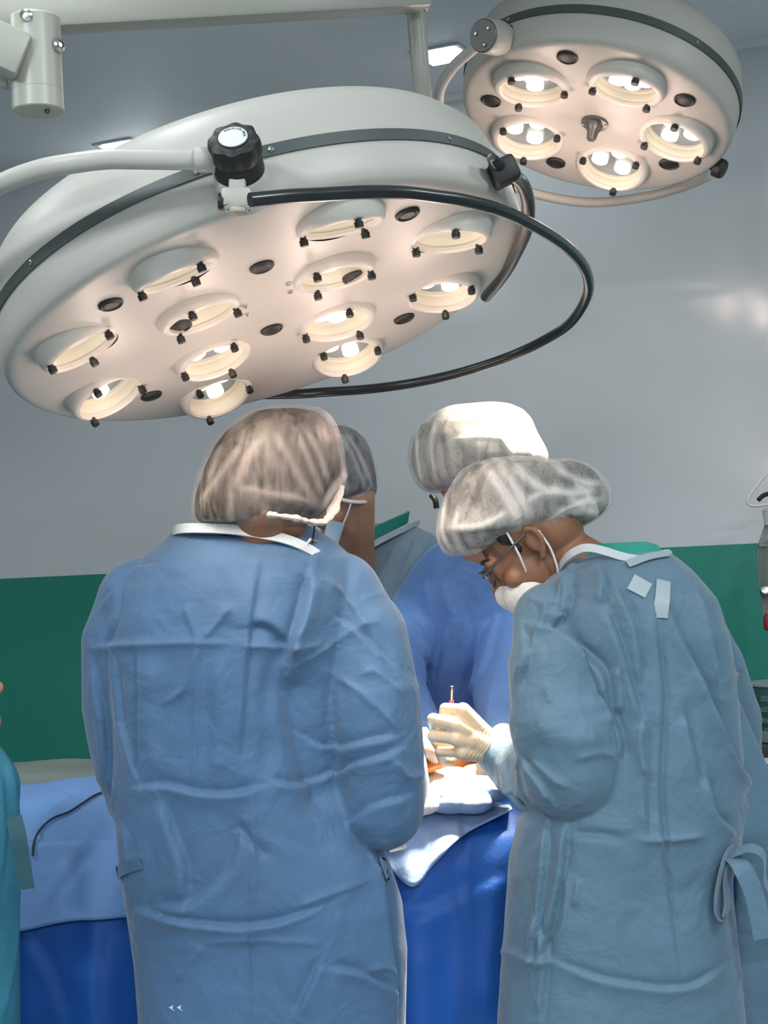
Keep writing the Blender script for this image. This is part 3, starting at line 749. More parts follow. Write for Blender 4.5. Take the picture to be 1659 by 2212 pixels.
def body(label, group, skin, head, R, spine, shoulders, arms, hips, knees, feet, hands, base, voxel=0.005, hs=1.0, neck_r=0.052, extra=None):
    P = Pieces(); head_pieces(P, head, R, hs)
    nb = np.array(head, float) + R @ np.array([0, -0.035, -0.06]) * hs
    P.cap(nb, neck_r, spine[0], neck_r + 0.004); P.cap(spine[0], neck_r + 0.004, spine[1], 0.085)
    for k, sh in enumerate(shoulders): P.cap(spine[0], 0.045, sh, 0.048); P.cap(sh, 0.048, spine[1], 0.088)
    P.chain(spine[1:], [0.10, 0.10, 0.105][:len(spine) - 1])
    for sh, el, wr in zip(shoulders, arms[0], arms[1]): P.chain([sh, el, wr], [0.046, 0.036, 0.026])
    for hp, kn, ft in zip(hips, knees, feet):
        P.cap(spine[-1], 0.09, hp, 0.08); P.chain([hp, kn, ft], [0.078, 0.054, 0.040])
        f = Vector(ft); P.cap(f, 0.04, f + Vector(extra or (0, 0.13, -0.045)), 0.032)
    for h in hands: hand_pieces(P, *h)
    me = P.fuse(voxel, 3)
    o = obj('person', me, skin, None, base=base, sharp=180)
    T = Pieces(); T.cap(hips[0], .092, hips[1], .092)
    for hp, kn, ft in zip(hips, knees, feet): T.chain([hp, kn, np.array(ft) + V3(0, 0, .03)], [.092, .070, .060])
    obj('scrub_trousers', T.fuse(.009, 3), M['teal_cloth'], o, sharp=180)
    for ft in feet:
        S = Pieces(); f = np.array(ft, float); e = np.array(extra or (0, 0.13, -0.045), float)
        S.cap(f - V3(0, 0, .02), .052, f + e - V3(0, 0, -.012), .046); S.cap(f - e * .25 - V3(0, 0, .035), .045, f + e - V3(0, 0, -.005), .044)
        me2 = S.fuse(.006, 4); v2 = coords(me2); v2[:, 2] = np.maximum(v2[:, 2], .002); set_coords(me2, v2); obj('shoe_cover', me2, M['gown_grey'], o, sharp=180)
    return tag(o, label, 'person', group)

def cloth(name, mat_, parent, build, voxel, smooth, post=None, sharp=180):
    P = Pieces(); build(P); me = P.fuse(voxel, smooth)
    fold = post(me) if post else None
    o = obj(name, me, mat_, parent, sharp=sharp)
    if fold is not None:
        a = o.data.attributes.new('fold', 'FLOAT', 'POINT'); a.data.foreach_set('value', fold.astype(np.float32))
    return o

def pts(*l): return [at(*p) for p in l]

# ================================================= surgeon with their back to us, on the left
D1 = 2.76
R1 = frame_head((0.25, 0.80, -0.45), (0.05, 0.45, 0.9))
h1 = at(590, 1035, 2.71)
sh = pts((300, 1300, D1), (755, 1300, D1)); el = pts((295, 1700, D1 + .02), (815, 1745, D1 - .02)); wr = pts((470, 1630, 3.04), (882, 1606, 3.02))
b1 = at(560, 1106, D1); base1 = (b1.x, b1.y, 0.0)
gx, gy = b1.x, b1.y
def glove_fist(w, dirv, s=1.0, up=(0, 0, 1), spread=0.019, curl=1.0):
    """a loosely closed hand running from the wrist w along dirv"""
    w = Vector(w); d = Vector(dirv).normalized(); u = (Vector(up) - d * Vector(up).dot(d)).normalized(); r = d.cross(u)
    fs = []
    for k in range(4):
        o = r * (1.5 - k) * spread * s
        m = w + d * (0.088 - 0.004 * abs(k - 1)) * s + o
        a = m + (d * 0.036 - u * 0.012) * s; b_ = a + (d * 0.006 - u * 0.024) * s * curl; c = b_ + (-d * 0.012 - u * 0.010) * s * curl
        fs.append([m, a, b_, c])
    th = [w + d * 0.035 * s + r * 0.035 * s - u * 0.008 * s, w + d * 0.07 * s + r * 0.042 * s - u * 0.02 * s, w + d * 0.095 * s + r * 0.026 * s - u * 0.034 * s]
    return (w, w + d * 0.055 * s, fs, th, s)
hR1 = glove_fist(wr[1], (0.15, 0.8, -0.25)); hL1 = glove_fist(wr[0], (0.75, 0.5, 0.05))
p1 = body('person standing with their back turned, in a long blue gown and dark sheer cap', None, M['skin_brown'], h1, R1,
          [at(560, 1190, 2.73), at(520, 1380, D1), at(520, 1640, D1), at(535, 1850, D1)], sh, (el, wr),
          [V3(gx - .10, gy, .88), V3(gx + .10, gy, .88)], [V3(gx - .11, gy, .48), V3(gx + .11, gy + .02, .48)], [V3(gx - .12, gy - .03, .085), V3(gx + .12, gy - .02, .085)],
          [hR1, hL1], base1)

P = Pieces(); hand_pieces(P, *hR1, grow=.0018); P.cap(wr[1], .030, (np.array(wr[1]) * .7 + np.array(el[1]) * .3), .033)
obj('surgical_glove', P.fuse(.0035, 2), M['latex'], p1, sharp=180)
def g1(P):
    rows = [(1128, 385, 640, .075, .02), (1150, 365, 680, .095, .01), (1180, 325, 725, .115, 0), (1215, 285, 760, .130, 0), (1260, 250, 775, .140, 0), (1330, 228, 775, .150, 0), (1410, 222, 765, .152, 0),
            (1500, 232, 745, .150, 0), (1600, 240, 735, .148, 0), (1700, 246, 745, .150, 0), (1800, 252, 790, .155, 0), (1880, 262, 840, .160, 0), (1960, 276, 866, .165, 0), (2060, 290, 876, .165, 0), (2212, 305, 874, .168, 0), (2420, 318, 874, .172, 0), (2560, 325, 872, .172, 0)]
    P.rows(px_rows(rows, D1), 56, 2.25)
    s, e, w = sh[1], el[1], wr[1]
    P.chain(pts((735, 1285, D1), (775, 1375, D1 - .005), (800, 1500, D1 - .02), (818, 1620, D1 - .03), (822, 1738, D1 - .03)), [.077, .090, .090, .083, .078])
    P.chain([at(822, 1738, D1 - .03), at(862, 1690, D1 + .10), at(872, 1616, 2.98)], [.076, .058, .042])
    P.chain(pts((305, 1300, D1), (266, 1390, D1), (258, 1520, D1), (276, 1650, D1 + .02), (300, 1720, D1 + .03)), [.080, .076, .068, .064, .06])
    P.chain([at(300, 1720, D1 + .03), at(375, 1690, 2.9), at(455, 1640, 3.02)], [.062, .056, .045])

C1S = [  # folds copied from the gown's back
    ([(188, 1402), (260, 1395), (330, 1392), (430, 1388), (500, 1392)], .010, .007, 'r'), ([(520, 1395), (590, 1398), (640, 1402), (690, 1392)], .010, .006, 'r'),
    ([(430, 1388), (395, 1500), (350, 1520)], .009, .006, 'r'), ([(428, 1385), (425, 1500), (418, 1700)], .007, .005, 'r'), ([(440, 1380), (470, 1345), (500, 1310)], .012, .008, 'r'),
    ([(560, 1230), (545, 1330), (530, 1470), (520, 1640)], .012, .006, 's'), ([(400, 1310), (430, 1385)], .010, .006, 'r'),
    ([(625, 1440), (620, 1400), (650, 1330), (668, 1240)], .016, .016, 's'), ([(620, 1395), (600, 1360), (560, 1340), (545, 1350)], .014, .010, 's'),
    ([(640, 1440), (645, 1560), (672, 1660), (705, 1770)], .030, -.020, 'b'), ([(640, 1440), (720, 1390), (780, 1350), (830, 1340)], .008, .004, 'r'), ([(700, 1450), (760, 1480), (830, 1540), (860, 1580)], .009, .005, 'r'),
    ([(660, 1590), (720, 1620), (790, 1600), (850, 1590)], .012, .007, 's'), ([(690, 1690), (760, 1650), (840, 1630), (860, 1620)], .012, .007, 's'), ([(780, 1460), (800, 1440), (870, 1500)], .010, .005, 'r'),
    ([(850, 1640), (880, 1690), (915, 1670)], .010, .008, 'r'), ([(750, 1780), (800, 1740), (880, 1720)], .012, .006, 's'),
    ([(300, 1700), (360, 1692), (420, 1712), (500, 1715), (560, 1700)], .011, .009, 's'), ([(590, 1685), (640, 1700), (690, 1690)], .011, .008, 's'),
    ([(250, 1700), (245, 1780), (250, 1860), (310, 1850)], .010, .007, 'r'), ([(298, 1690), (300, 1500), (295, 1400)], .007, .005, 's'), ([(350, 1730), (400, 1870), (400, 1950)], .02, .009, 's'),
    ([(330, 1960), (420, 1955), (500, 1880), (520, 1780)], .02, .009, 's'), ([(300, 1965), (400, 1990), (505, 2003), (590, 1995), (680, 1965)], .010, .010, 's'),
    ([(545, 1700), (548, 1850), (545, 2010), (550, 2200)], .006, .005, 'r'), ([(510, 1775), (545, 1820), (580, 1850)], .008, .005, 'v'), ([(820, 1850), (835, 1960), (850, 2080), (860, 2210)], .012, .007, 's'),
    ([(640, 1960), (720, 1930), (800, 1900)], .008, .004, 'r'), ([(720, 2090), (780, 2100), (850, 2140)], .010, .007, 's'), ([(790, 2100), (840, 2080), (860, 2140)], .009, .005, 'r'),
    ([(795, 1835), (812, 1890), (850, 1885), (838, 1840)], .007, .006, 'r'), ([(215, 1310), (290, 1230), (310, 1200)], .012, .006, 's'), ([(270, 1240), (250, 1350), (225, 1400)], .01, .006, 's'),
    ([(445, 2035), (560, 2030), (700, 2040)], .008, .004, 'r'), ([(380, 2120), (440, 2040)], .012, .005, 'r'), ([(640, 2190), (690, 2080)], .012, .006, 's'),
    ([(205, 1440), (225, 1560), (235, 1680)], .012, .008, 's'), ([(250, 1420), (262, 1560), (300, 1690)], .012, .007, 's'), ([(330, 1420), (320, 1560), (335, 1680)], .015, .006, 'b'), ([(470, 1420), (480, 1560), (470, 1690)], .015, .006, 'b'), ([(590, 1410), (575, 1540), (580, 1680)], .015, -.006, 'b'),
    ([(700, 1250), (760, 1300), (800, 1370)], .012, .006, 'r'), ([(720, 1330), (770, 1360), (840, 1430)], .009, .005, 's')]
def post1(me):
    relief(me, lambda v: 0.0055 * crumple(v, 5, 0.17, 9)  + 0.004 * vnoise(v * np.array([7, 7, 2.2])) * np.clip((1.35 - v[:, 2]) * 3, 0, 1))
    creases(me, [(p, w * .8, h * 1.5, k) for p, w, h, k in C1S], 2.65); relief(me, lambda v: 0.0022 * crumple(v, 9, 0.06, 9))
gown1 = cloth('surgical_gown', M['gown_blue'], p1, g1, 0.0040, 14, post1)
hit1 = surf(gown1.data) if False else None
def world_surf(o):
    me = o.data.copy(); me.transform(BASE[root_of(o)]); h = surf(me); bpy.data.meshes.remove(me); return h
hit1 = world_surf(gown1)
tag(obj('collar_trim', strip(pts((372, 1152, 2.76), (385, 1143, 2.70), (430, 1141, 2.665), (500, 1144, 2.65), (560, 1153, 2.645), (610, 1163, 2.65), (655, 1180, 2.66), (700, 1208, 2.68), (745, 1250, 2.74)), .017, .005, (0, .35, 1)), M['trim_white'], p1), 'white binding along the neckline of the gown')
tag(obj('gown_tie', ribbon(hit1, [(254, 1886), (280, 1870), (306, 1862)], .022, .002, .003, d0=2.7), M['gown_blue'], p1), 'short cloth tie band at the side of the gown')
obj('gown_tie', ribbon(hit1, [(818, 1838), (826, 1870), (834, 1898)], .026, .002, .003, d0=2.7), M['gown_blue'], p1)
bm = newbm()
for dx in (0, 17):  # two pale arrowhead shapes laid just off the cloth
    m = [hit1(x + dx, y, .002) [0] for x, y in ((366, 2176), (376, 2170), (374, 2178), (380, 2184))]
    bm.faces.new([bm.verts.new(p) for p in m])
tag(obj('arrowhead_mark', bm, M['paper'], p1, smooth=False), 'two small white arrowhead marks low on the gown')

def capmesh(rows, d, ratio, post, voxel=0.005, sm=4, grow=1.0, dd=None):
    P = Pieces(); R_ = []
    for i, (y, l, r) in enumerate(rows):
        m, h = (l + r) / 2, (r - l) / 2 * grow
        R_.append((y, m - h, m + h, h / FPX * d * ratio, (dd[i] if dd else 0.0)))
    if grow < 1:
        yc = (rows[0][0] + rows[-1][0]) / 2; R_ = [(yc + (y - yc) * grow, l, r, b_, q) for y, l, r, b_, q in R_]
    P.rows(px_rows(R_, d), 48, 2.1); me = P.fuse(voxel, sm)
    return me, (post(me) if post else None)

def cap_and_hair(person, rows, d, ratio, capm, spec, hair_grow, hair_label, seed, amp=0.004, zs=0.5, dd=None, stretch=None):
    me, _ = capmesh(rows, d, ratio, lambda m: relief(m, lambda v: 0.003 * vnoise(v * 25)), grow=hair_grow, dd=dd)
    tag(obj('hair', me, M['hair'], person, sharp=180), hair_label)
    def post(m):
        relief(m, lambda v: amp * crumple(v, seed, 0.07, 8, zs))
        f = creases(m, spec, d) if spec else np.zeros(len(m.vertices))
        v = coords(m); c = crumple(v, seed, 0.07, 8, zs); return np.clip(f * 0.45, 0, 1) + np.clip(c, 0, 1) * 0.25
    me, f = capmesh(rows, d, ratio, post, 0.0045, 3, dd=dd)
    o = obj('bouffant_cap', me, capm, person, sharp=180)
    a = o.data.attributes.new('fold', 'FLOAT', 'POINT'); a.data.foreach_set('value', f.astype(np.float32))
    return o

rows = [(877, 575, 650), (884, 545, 690), (900, 510, 712), (925, 478, 728), (960, 450, 742), (1000, 430, 749), (1035, 420, 750), (1065, 414, 744), (1090, 411, 736), (1110, 412, 722), (1126, 420, 708), (1136, 445, 690)]
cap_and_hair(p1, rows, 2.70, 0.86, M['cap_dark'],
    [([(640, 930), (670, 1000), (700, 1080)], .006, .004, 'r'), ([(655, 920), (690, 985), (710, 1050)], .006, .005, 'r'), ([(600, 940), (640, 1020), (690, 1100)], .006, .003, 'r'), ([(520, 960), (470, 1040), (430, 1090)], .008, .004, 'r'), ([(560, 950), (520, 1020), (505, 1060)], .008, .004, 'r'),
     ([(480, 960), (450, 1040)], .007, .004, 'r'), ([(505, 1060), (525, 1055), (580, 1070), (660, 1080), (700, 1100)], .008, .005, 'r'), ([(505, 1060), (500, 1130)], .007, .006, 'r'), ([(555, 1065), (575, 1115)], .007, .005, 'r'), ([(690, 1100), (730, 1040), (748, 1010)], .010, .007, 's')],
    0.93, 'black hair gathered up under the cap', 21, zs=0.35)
# gathered elastic hem of the cap, mask and its cord
bm = tube([at(580, 1112, 2.56), at(600, 1114, 2.555), at(640, 1120, 2.56), at(670, 1127, 2.575), at(700, 1127, 2.60), at(718, 1105, 2.65), at(738, 1050, 2.69)], lambda t: 0.0085 + 0.0016 * math.sin(t * 24) + .0012 * math.sin(t * 61), 12, flat=0.6, per=16)
tag(obj('cap_hem', bm, M['cap_hem'], p1), 'pale gathered elastic hem of the cap')
obj('mask_cord', tube([at(680, 1128, 2.66), at(678, 1150, 2.665), at(674, 1172, 2.67)], 0.0018, 8), M['black'], p1)
def patch(quads, th, bulge=0.0, n=8):
    """a curved piece of cloth spanning four corner points, with thickness"""
    a, b_, c, d = [Vector(q) for q in quads]; bm = bmesh.new(); nn = (b_ - a).cross(d - a).normalized()
    g = [[[bm.verts.new(a.lerp(b_, u / n).lerp(d.lerp(c, u / n), v / n) + nn * (bulge * math.sin(math.pi * u / n) * math.sin(math.pi * v / n) + s * th)) for u in range(n + 1)] for v in range(n + 1)] for s in (0, 1)]
    for s in (0, 1):
        for v in range(n):
            for u in range(n):
                q = (g[s][v][u], g[s][v][u + 1], g[s][v + 1][u + 1], g[s][v + 1][u]); bm.faces.new(q if s else q[::-1])
    for k in range(n):
        for i, j in (((0, k), (0, k + 1)), ((n, k + 1), (n, k)), ((k + 1, 0), (k, 0)), ((k, n), (k + 1, n))):
            bm.faces.new((g[0][i[0]][i[1]], g[0][j[0]][j[1]], g[1][j[0]][j[1]], g[1][i[0]][i[1]]))
    bmesh.ops.recalc_face_normals(bm, faces=bm.faces); return bm
obj('face_mask', patch(pts((672, 1164, 2.66), (706, 1178, 2.72), (694, 1200, 2.73), (656, 1186, 2.66)), .003, .006), M['mask_white'], p1)

# ================================================= surgeon behind, face turned left
D2 = 4.16
R2 = frame_head((-0.80, 0.40, -0.42), (-0.25, 0.15, 0.95))
h2 = at(722, 1042, 3.92)
sh2 = pts((720, 1300, D2 - .1), (905, 1200, D2)); el2 = pts((700, 1480, D2 - .08), (930, 1450, D2 - .02)); wr2 = pts((800, 1480, 4.0), (850, 1480, 4.0))
b2 = at(800, 1200, D2)
p2 = body('person half hidden behind, face turned left, in a grey-blue gown over teal scrubs', None, M['skin_tan'], h2, R2,
          [at(765, 1270, 4.06), at(800, 1330, D2), at(800, 1520, D2), at(800, 1650, D2 + .02)], sh2, (el2, wr2),
          [V3(b2.x - .1, b2.y, .9), V3(b2.x + .1, b2.y, .9)], [V3(b2.x - .11, b2.y, .5), V3(b2.x + .11, b2.y, .5)], [V3(b2.x - .12, b2.y, .085), V3(b2.x + .12, b2.y, .085)],
          [glove_fist(wr2[0], (.4, -.7, -.4)), glove_fist(wr2[1], (.2, -.8, -.4))], (b2.x, b2.y, 0), extra=(0, -.13, -.045))
def g2(P):
    P.rows(px_rows([(1130, 800, 885, .05, 0.0), (1150, 770, 915, .08, 0), (1180, 742, 938, .10, 0), (1230, 700, 950, .12, 0), (1300, 680, 955, .14, 0), (1500, 680, 950, .14, 0), (1800, 660, 970, .15, 0), (2300, 640, 990, .16, 0)], D2), 48, 2.2)
    P.chain([sh2[1], el2[1], wr2[1]], [.07, .065, .045]); P.chain([sh2[0], el2[0], wr2[0]], [.07, .065, .045])
def post2(me):
    relief(me, lambda v: 0.005 * crumple(v, 15, 0.16, 8))
    creases(me, [([(900, 1150), (870, 1220), (845, 1290)], .01, .007, 's'), ([(850, 1160), (840, 1230), (820, 1310)], .012, .006, 'r'), ([(780, 1210), (790, 1290)], .01, .005, 'r'), ([(930, 1180), (880, 1240), (840, 1320)], .012, .008, 's')], 3.6)
gown2 = cloth('surgical_gown', M['gown_grey'], p2, g2, 0.008, 5, post2)
hit2 = world_surf(gown2)
obj('collar_trim', strip(pts((905, 1128, D2 + .0), (890, 1134, D2 - .065), (860, 1148, D2 - .11), (820, 1168, D2 - .135), (780, 1192, D2 - .148), (745, 1216, D2 - .15), (725, 1230, D2 - .13)), .015, .005, (.3, 0, 1)), M['trim_white'], p2)
obj('scrub_top', strip(pts((880, 1120, D2 - .03), (866, 1128, D2 - .08), (838, 1142, D2 - .115), (802, 1162, D2 - .13), (772, 1182, D2 - .14), (740, 1204, D2 - .135), (722, 1222, D2 - .10)), .040, .007, (.3, 0, 1)), M['teal_cloth'], p2)
rows = [(918, 695, 745), (928, 675, 768), (950, 655, 792), (980, 645, 807), (1010, 642, 814), (1040, 645, 818), (1065, 660, 818), (1080, 685, 810), (1088, 715, 790)]
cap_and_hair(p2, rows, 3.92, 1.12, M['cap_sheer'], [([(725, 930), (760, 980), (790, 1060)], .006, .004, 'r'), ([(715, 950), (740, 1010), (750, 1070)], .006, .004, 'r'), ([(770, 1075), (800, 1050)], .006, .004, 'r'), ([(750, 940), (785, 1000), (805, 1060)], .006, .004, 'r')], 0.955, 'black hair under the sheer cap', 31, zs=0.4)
tag(obj('cap_hem', tube([at(725, 1076, 3.830), at(755, 1083, 3.825), at(780, 1085, 3.84), at(795, 1083, 3.87)], .005, 10), M['cord_white'], p2), 'pale elastic hem of the cap')
obj('face_mask', patch(pts((708, 1122, 3.870), (743, 1130, 3.830), (728, 1178, 3.830), (690, 1200, 3.870)), .003, .012), M['mask_blue'], p2)
obj('mask_cord', tube([at(758, 1088, 3.820), at(750, 1112, 3.820), at(742, 1130, 3.825)], .0020, 8), M['cord_white'], p2)

# ================================================= surgeon across the table, lit by the lamps
D3 = 3.74
R3 = frame_head((-0.35, -0.70, -0.62), (-0.2, -0.5, 0.85))
h3 = at(1025, 1000, 3.28)
sh3 = pts((903, 1322, 3.60), (1150, 1290, 3.60)); el3 = pts((862, 1490, 3.48), (1085, 1490, 3.48)); wr3 = pts((930, 1610, 3.24), (1090, 1590, 3.22))
b3 = at(1020, 1300, D3)
hL3 = glove_fist(wr3[1], (-.10, -.75, .10), 0.95); hR3 = glove_fist(at(1075, 1668, 3.16), (-.9, -.25, -.12), 1.0)
p3 = body('person in a lamplit blue gown across the table, bowing a lamplit white bouffant cap', None, M['skin_tan'], h3, R3,
          [at(1030, 1150, 3.45), at(1020, 1330, D3 - .10), at(1020, 1560, D3), at(1020, 1660, D3)], sh3, (el3, wr3),
          [V3(b3.x - .1, b3.y + .04, .9), V3(b3.x + .1, b3.y + .04, .9)], [V3(b3.x - .11, b3.y + .04, .5), V3(b3.x + .11, b3.y + .04, .5)], [V3(b3.x - .12, b3.y + .05, .085), V3(b3.x + .12, b3.y + .05, .085)],
          [hL3], (b3.x, b3.y, 0), extra=(0, -.13, -.045))
def g3(P):
    P.rows(px_rows([(1150, 970, 1110, .06, -.26), (1180, 925, 1160, .10, -.22), (1220, 890, 1190, .12, -.18), (1270, 858, 1215, .13, -.14), (1340, 832, 1230, .13, -.10), (1450, 830, 1230, .13, -.05), (1560, 835, 1225, .13, -.01), (1660, 835, 1225, .13, 0), (1800, 830, 1230, .14, .02), (2200, 820, 1250, .14, .02)], D3), 52, 2.2)
    P.chain(pts((908, 1315, 3.60), (866, 1390, 3.54), (862, 1490, 3.47), (905, 1570, 3.34), (930, 1615, 3.25)), [.070, .064, .062, .052, .040])
    P.chain(pts((1150, 1280, 3.60), (1110, 1390, 3.54), (1085, 1490, 3.47), (1090, 1560, 3.32), (1092, 1585, 3.24)), [.085, .085, .075, .055, .042])
def post3(me):
    relief(me, lambda v: 0.008 * crumple(v, 25, 0.16, 8))
    creases(me, [([(935, 1500), (920, 1430), (890, 1340)], .012, .012, 's'), ([(940, 1480), (955, 1400), (975, 1330)], .012, .012, 's'), ([(950, 1180), (955, 1260), (975, 1340)], .012, .006, 'r'), ([(860, 1270), (880, 1330), (915, 1370)], .009, .006, 's'),
                 ([(830, 1420), (880, 1430), (930, 1480)], .009, .005, 'r'), ([(860, 1500), (900, 1530), (930, 1580)], .009, .006, 's'), ([(1000, 1300), (1020, 1400), (985, 1520)], .012, .007, 's'), ([(1080, 1320), (1050, 1430), (1000, 1540)], .012, .008, 's'), ([(1020, 1180), (1030, 1300)], .01, .005, 'r'),
                 ([(900, 1210), (925, 1280), (930, 1370)], .01, .006, 'r'), ([(1080, 1420), (1060, 1500), (1055, 1560)], .01, .006, 'r')], 3.45)
gown3 = cloth('surgical_gown', M['gown_blue_lit'], p3, g3, 0.0075, 5, post3)
rows = [(871, 1000, 1075), (876, 965, 1105), (890, 930, 1130), (912, 902, 1148), (940, 886, 1160), (970, 880, 1176), (990, 880, 1184), (1010, 884, 1180), (1030, 892, 1172), (1048, 905, 1150), (1060, 922, 1100)]
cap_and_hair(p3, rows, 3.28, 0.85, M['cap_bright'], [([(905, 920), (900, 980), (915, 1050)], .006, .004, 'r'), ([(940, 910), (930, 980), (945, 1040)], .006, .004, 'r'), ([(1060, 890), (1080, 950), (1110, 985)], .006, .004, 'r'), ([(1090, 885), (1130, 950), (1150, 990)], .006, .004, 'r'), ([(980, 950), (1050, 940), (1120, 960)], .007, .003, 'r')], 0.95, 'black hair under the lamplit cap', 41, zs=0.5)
obj('eyebrow', tube([at(932, 1070, 3.16), at(940, 1080, 3.15), at(943, 1098, 3.15)], .006, 8), M['hair'], p3)
P = Pieces(); hand_pieces(P, *hL3, grow=.0018); P.cap(wr3[1], .031, (np.array(wr3[1]) * .7 + np.array(el3[1]) * .3), .034)
obj('surgical_glove', P.fuse(.0035, 2), M['latex_white'], p3, sharp=180)

# ================================================= surgeon on the right, bowed in profile
D4 = 2.79
R4 = frame_head((-0.80, 0.20, -0.62), (-0.60, 0.05, 0.80))
ear4 = at(1156, 1170, 2.76)
h4 = Vector(np.array(ear4) - R4 @ np.array([-0.078, -0.016, 0.0]))
d4 = (np.array(h4) - CAM) @ FW
w4 = at(1078, 1625, 2.95)
def fing(*l): return [at(*p) for p in l]
# the gripping hand: knuckles towards us, fingers closing round the instrument behind
F4 = [fing((1000, 1535, 2.925), (962, 1531, 2.955), (958, 1556, 2.985), (978, 1570, 2.99)),
      fing((985, 1565, 2.915), (936, 1554, 2.945), (944, 1582, 2.985), (972, 1592, 2.992)),
      fing((985, 1595, 2.915), (936, 1590, 2.945), (948, 1612, 2.985), (974, 1614, 2.992)),
      fing((1000, 1625, 2.92), (950, 1624, 2.945), (956, 1642, 2.98), (978, 1642, 2.99))]
T4 = fing((1040, 1580, 2.985), (1008, 1548, 3.01), (985, 1545, 3.012))
H4 = (w4, at(1020, 1598, 2.935), F4, T4, 1.05)
sh4 = pts((1215, 1330, D4 - .04), (1470, 1345, D4 + .08)); el4 = pts((1240, 1665, D4 - .07), (1560, 1640, D4 + .16)); wr4 = [w4, at(1380, 1640, 3.05)]
b4 = at(1340, 1400, D4)
p4 = body('person in a slate blue gown on the right, head bowed in profile, gripping an instrument', None, M['skin_brown'], h4, R4,
          [at(1290, 1240, 2.80), at(1360, 1400, D4), at(1370, 1640, D4), at(1350, 1850, D4)], sh4, (el4, wr4),
          [V3(b4.x - .12, b4.y, .88), V3(b4.x + .05, b4.y, .88)], [V3(b4.x - .13, b4.y, .48), V3(b4.x + .06, b4.y, .48)], [V3(b4.x - .14, b4.y - .02, .085), V3(b4.x + .07, b4.y - .02, .085)],
          [H4, glove_fist(wr4[1], (-.8, .5, .05))], (b4.x, b4.y, 0), voxel=0.0042)
def g4(P):
    rows = [(1198, 1262, 1432, .075, .0), (1212, 1228, 1455, .095, .0), (1245, 1180, 1495, .12, 0), (1300, 1150, 1545, .14, 0), (1380, 1150, 1575, .15, 0), (1480, 1175, 1588, .15, 0), (1600, 1195, 1600, .15, 0), (1700, 1170, 1606, .155, 0), (1760, 1120, 1608, .16, 0), (1850, 1100, 1600, .16, 0), (1900, 1096, 1580, .16, 0), (2000, 1088, 1588, .165, 0), (2100, 1080, 1598, .165, 0), (2212, 1070, 1606, .168, 0), (2400, 1060, 1610, .172, 0), (2540, 1056, 1612, .172, 0)]
    P.rows(px_rows(rows, D4, 0.12), 56, 2.25)
    P.chain(pts((1190, 1340, D4 - .04), (1195, 1440, D4 - .07), (1212, 1560, D4 - .09), (1235, 1660, D4 - .09)), [.068, .082, .094, .092])
    P.chain(pts((1235, 1660, D4 - .09), (1190, 1690, D4 + .0), (1120, 1662, 2.91), (1072, 1630, 2.95)), [.092, .068, .056, .043])
    P.chain(pts((1470, 1345, D4 + .08), (1520, 1440, D4 + .12), (1564, 1550, D4 + .16), (1572, 1650, D4 + .18)), [.074, .074, .070, .064])
    P.chain(pts((1572, 1650, D4 + .18), (1480, 1650, 3.03)), [.064, .05])
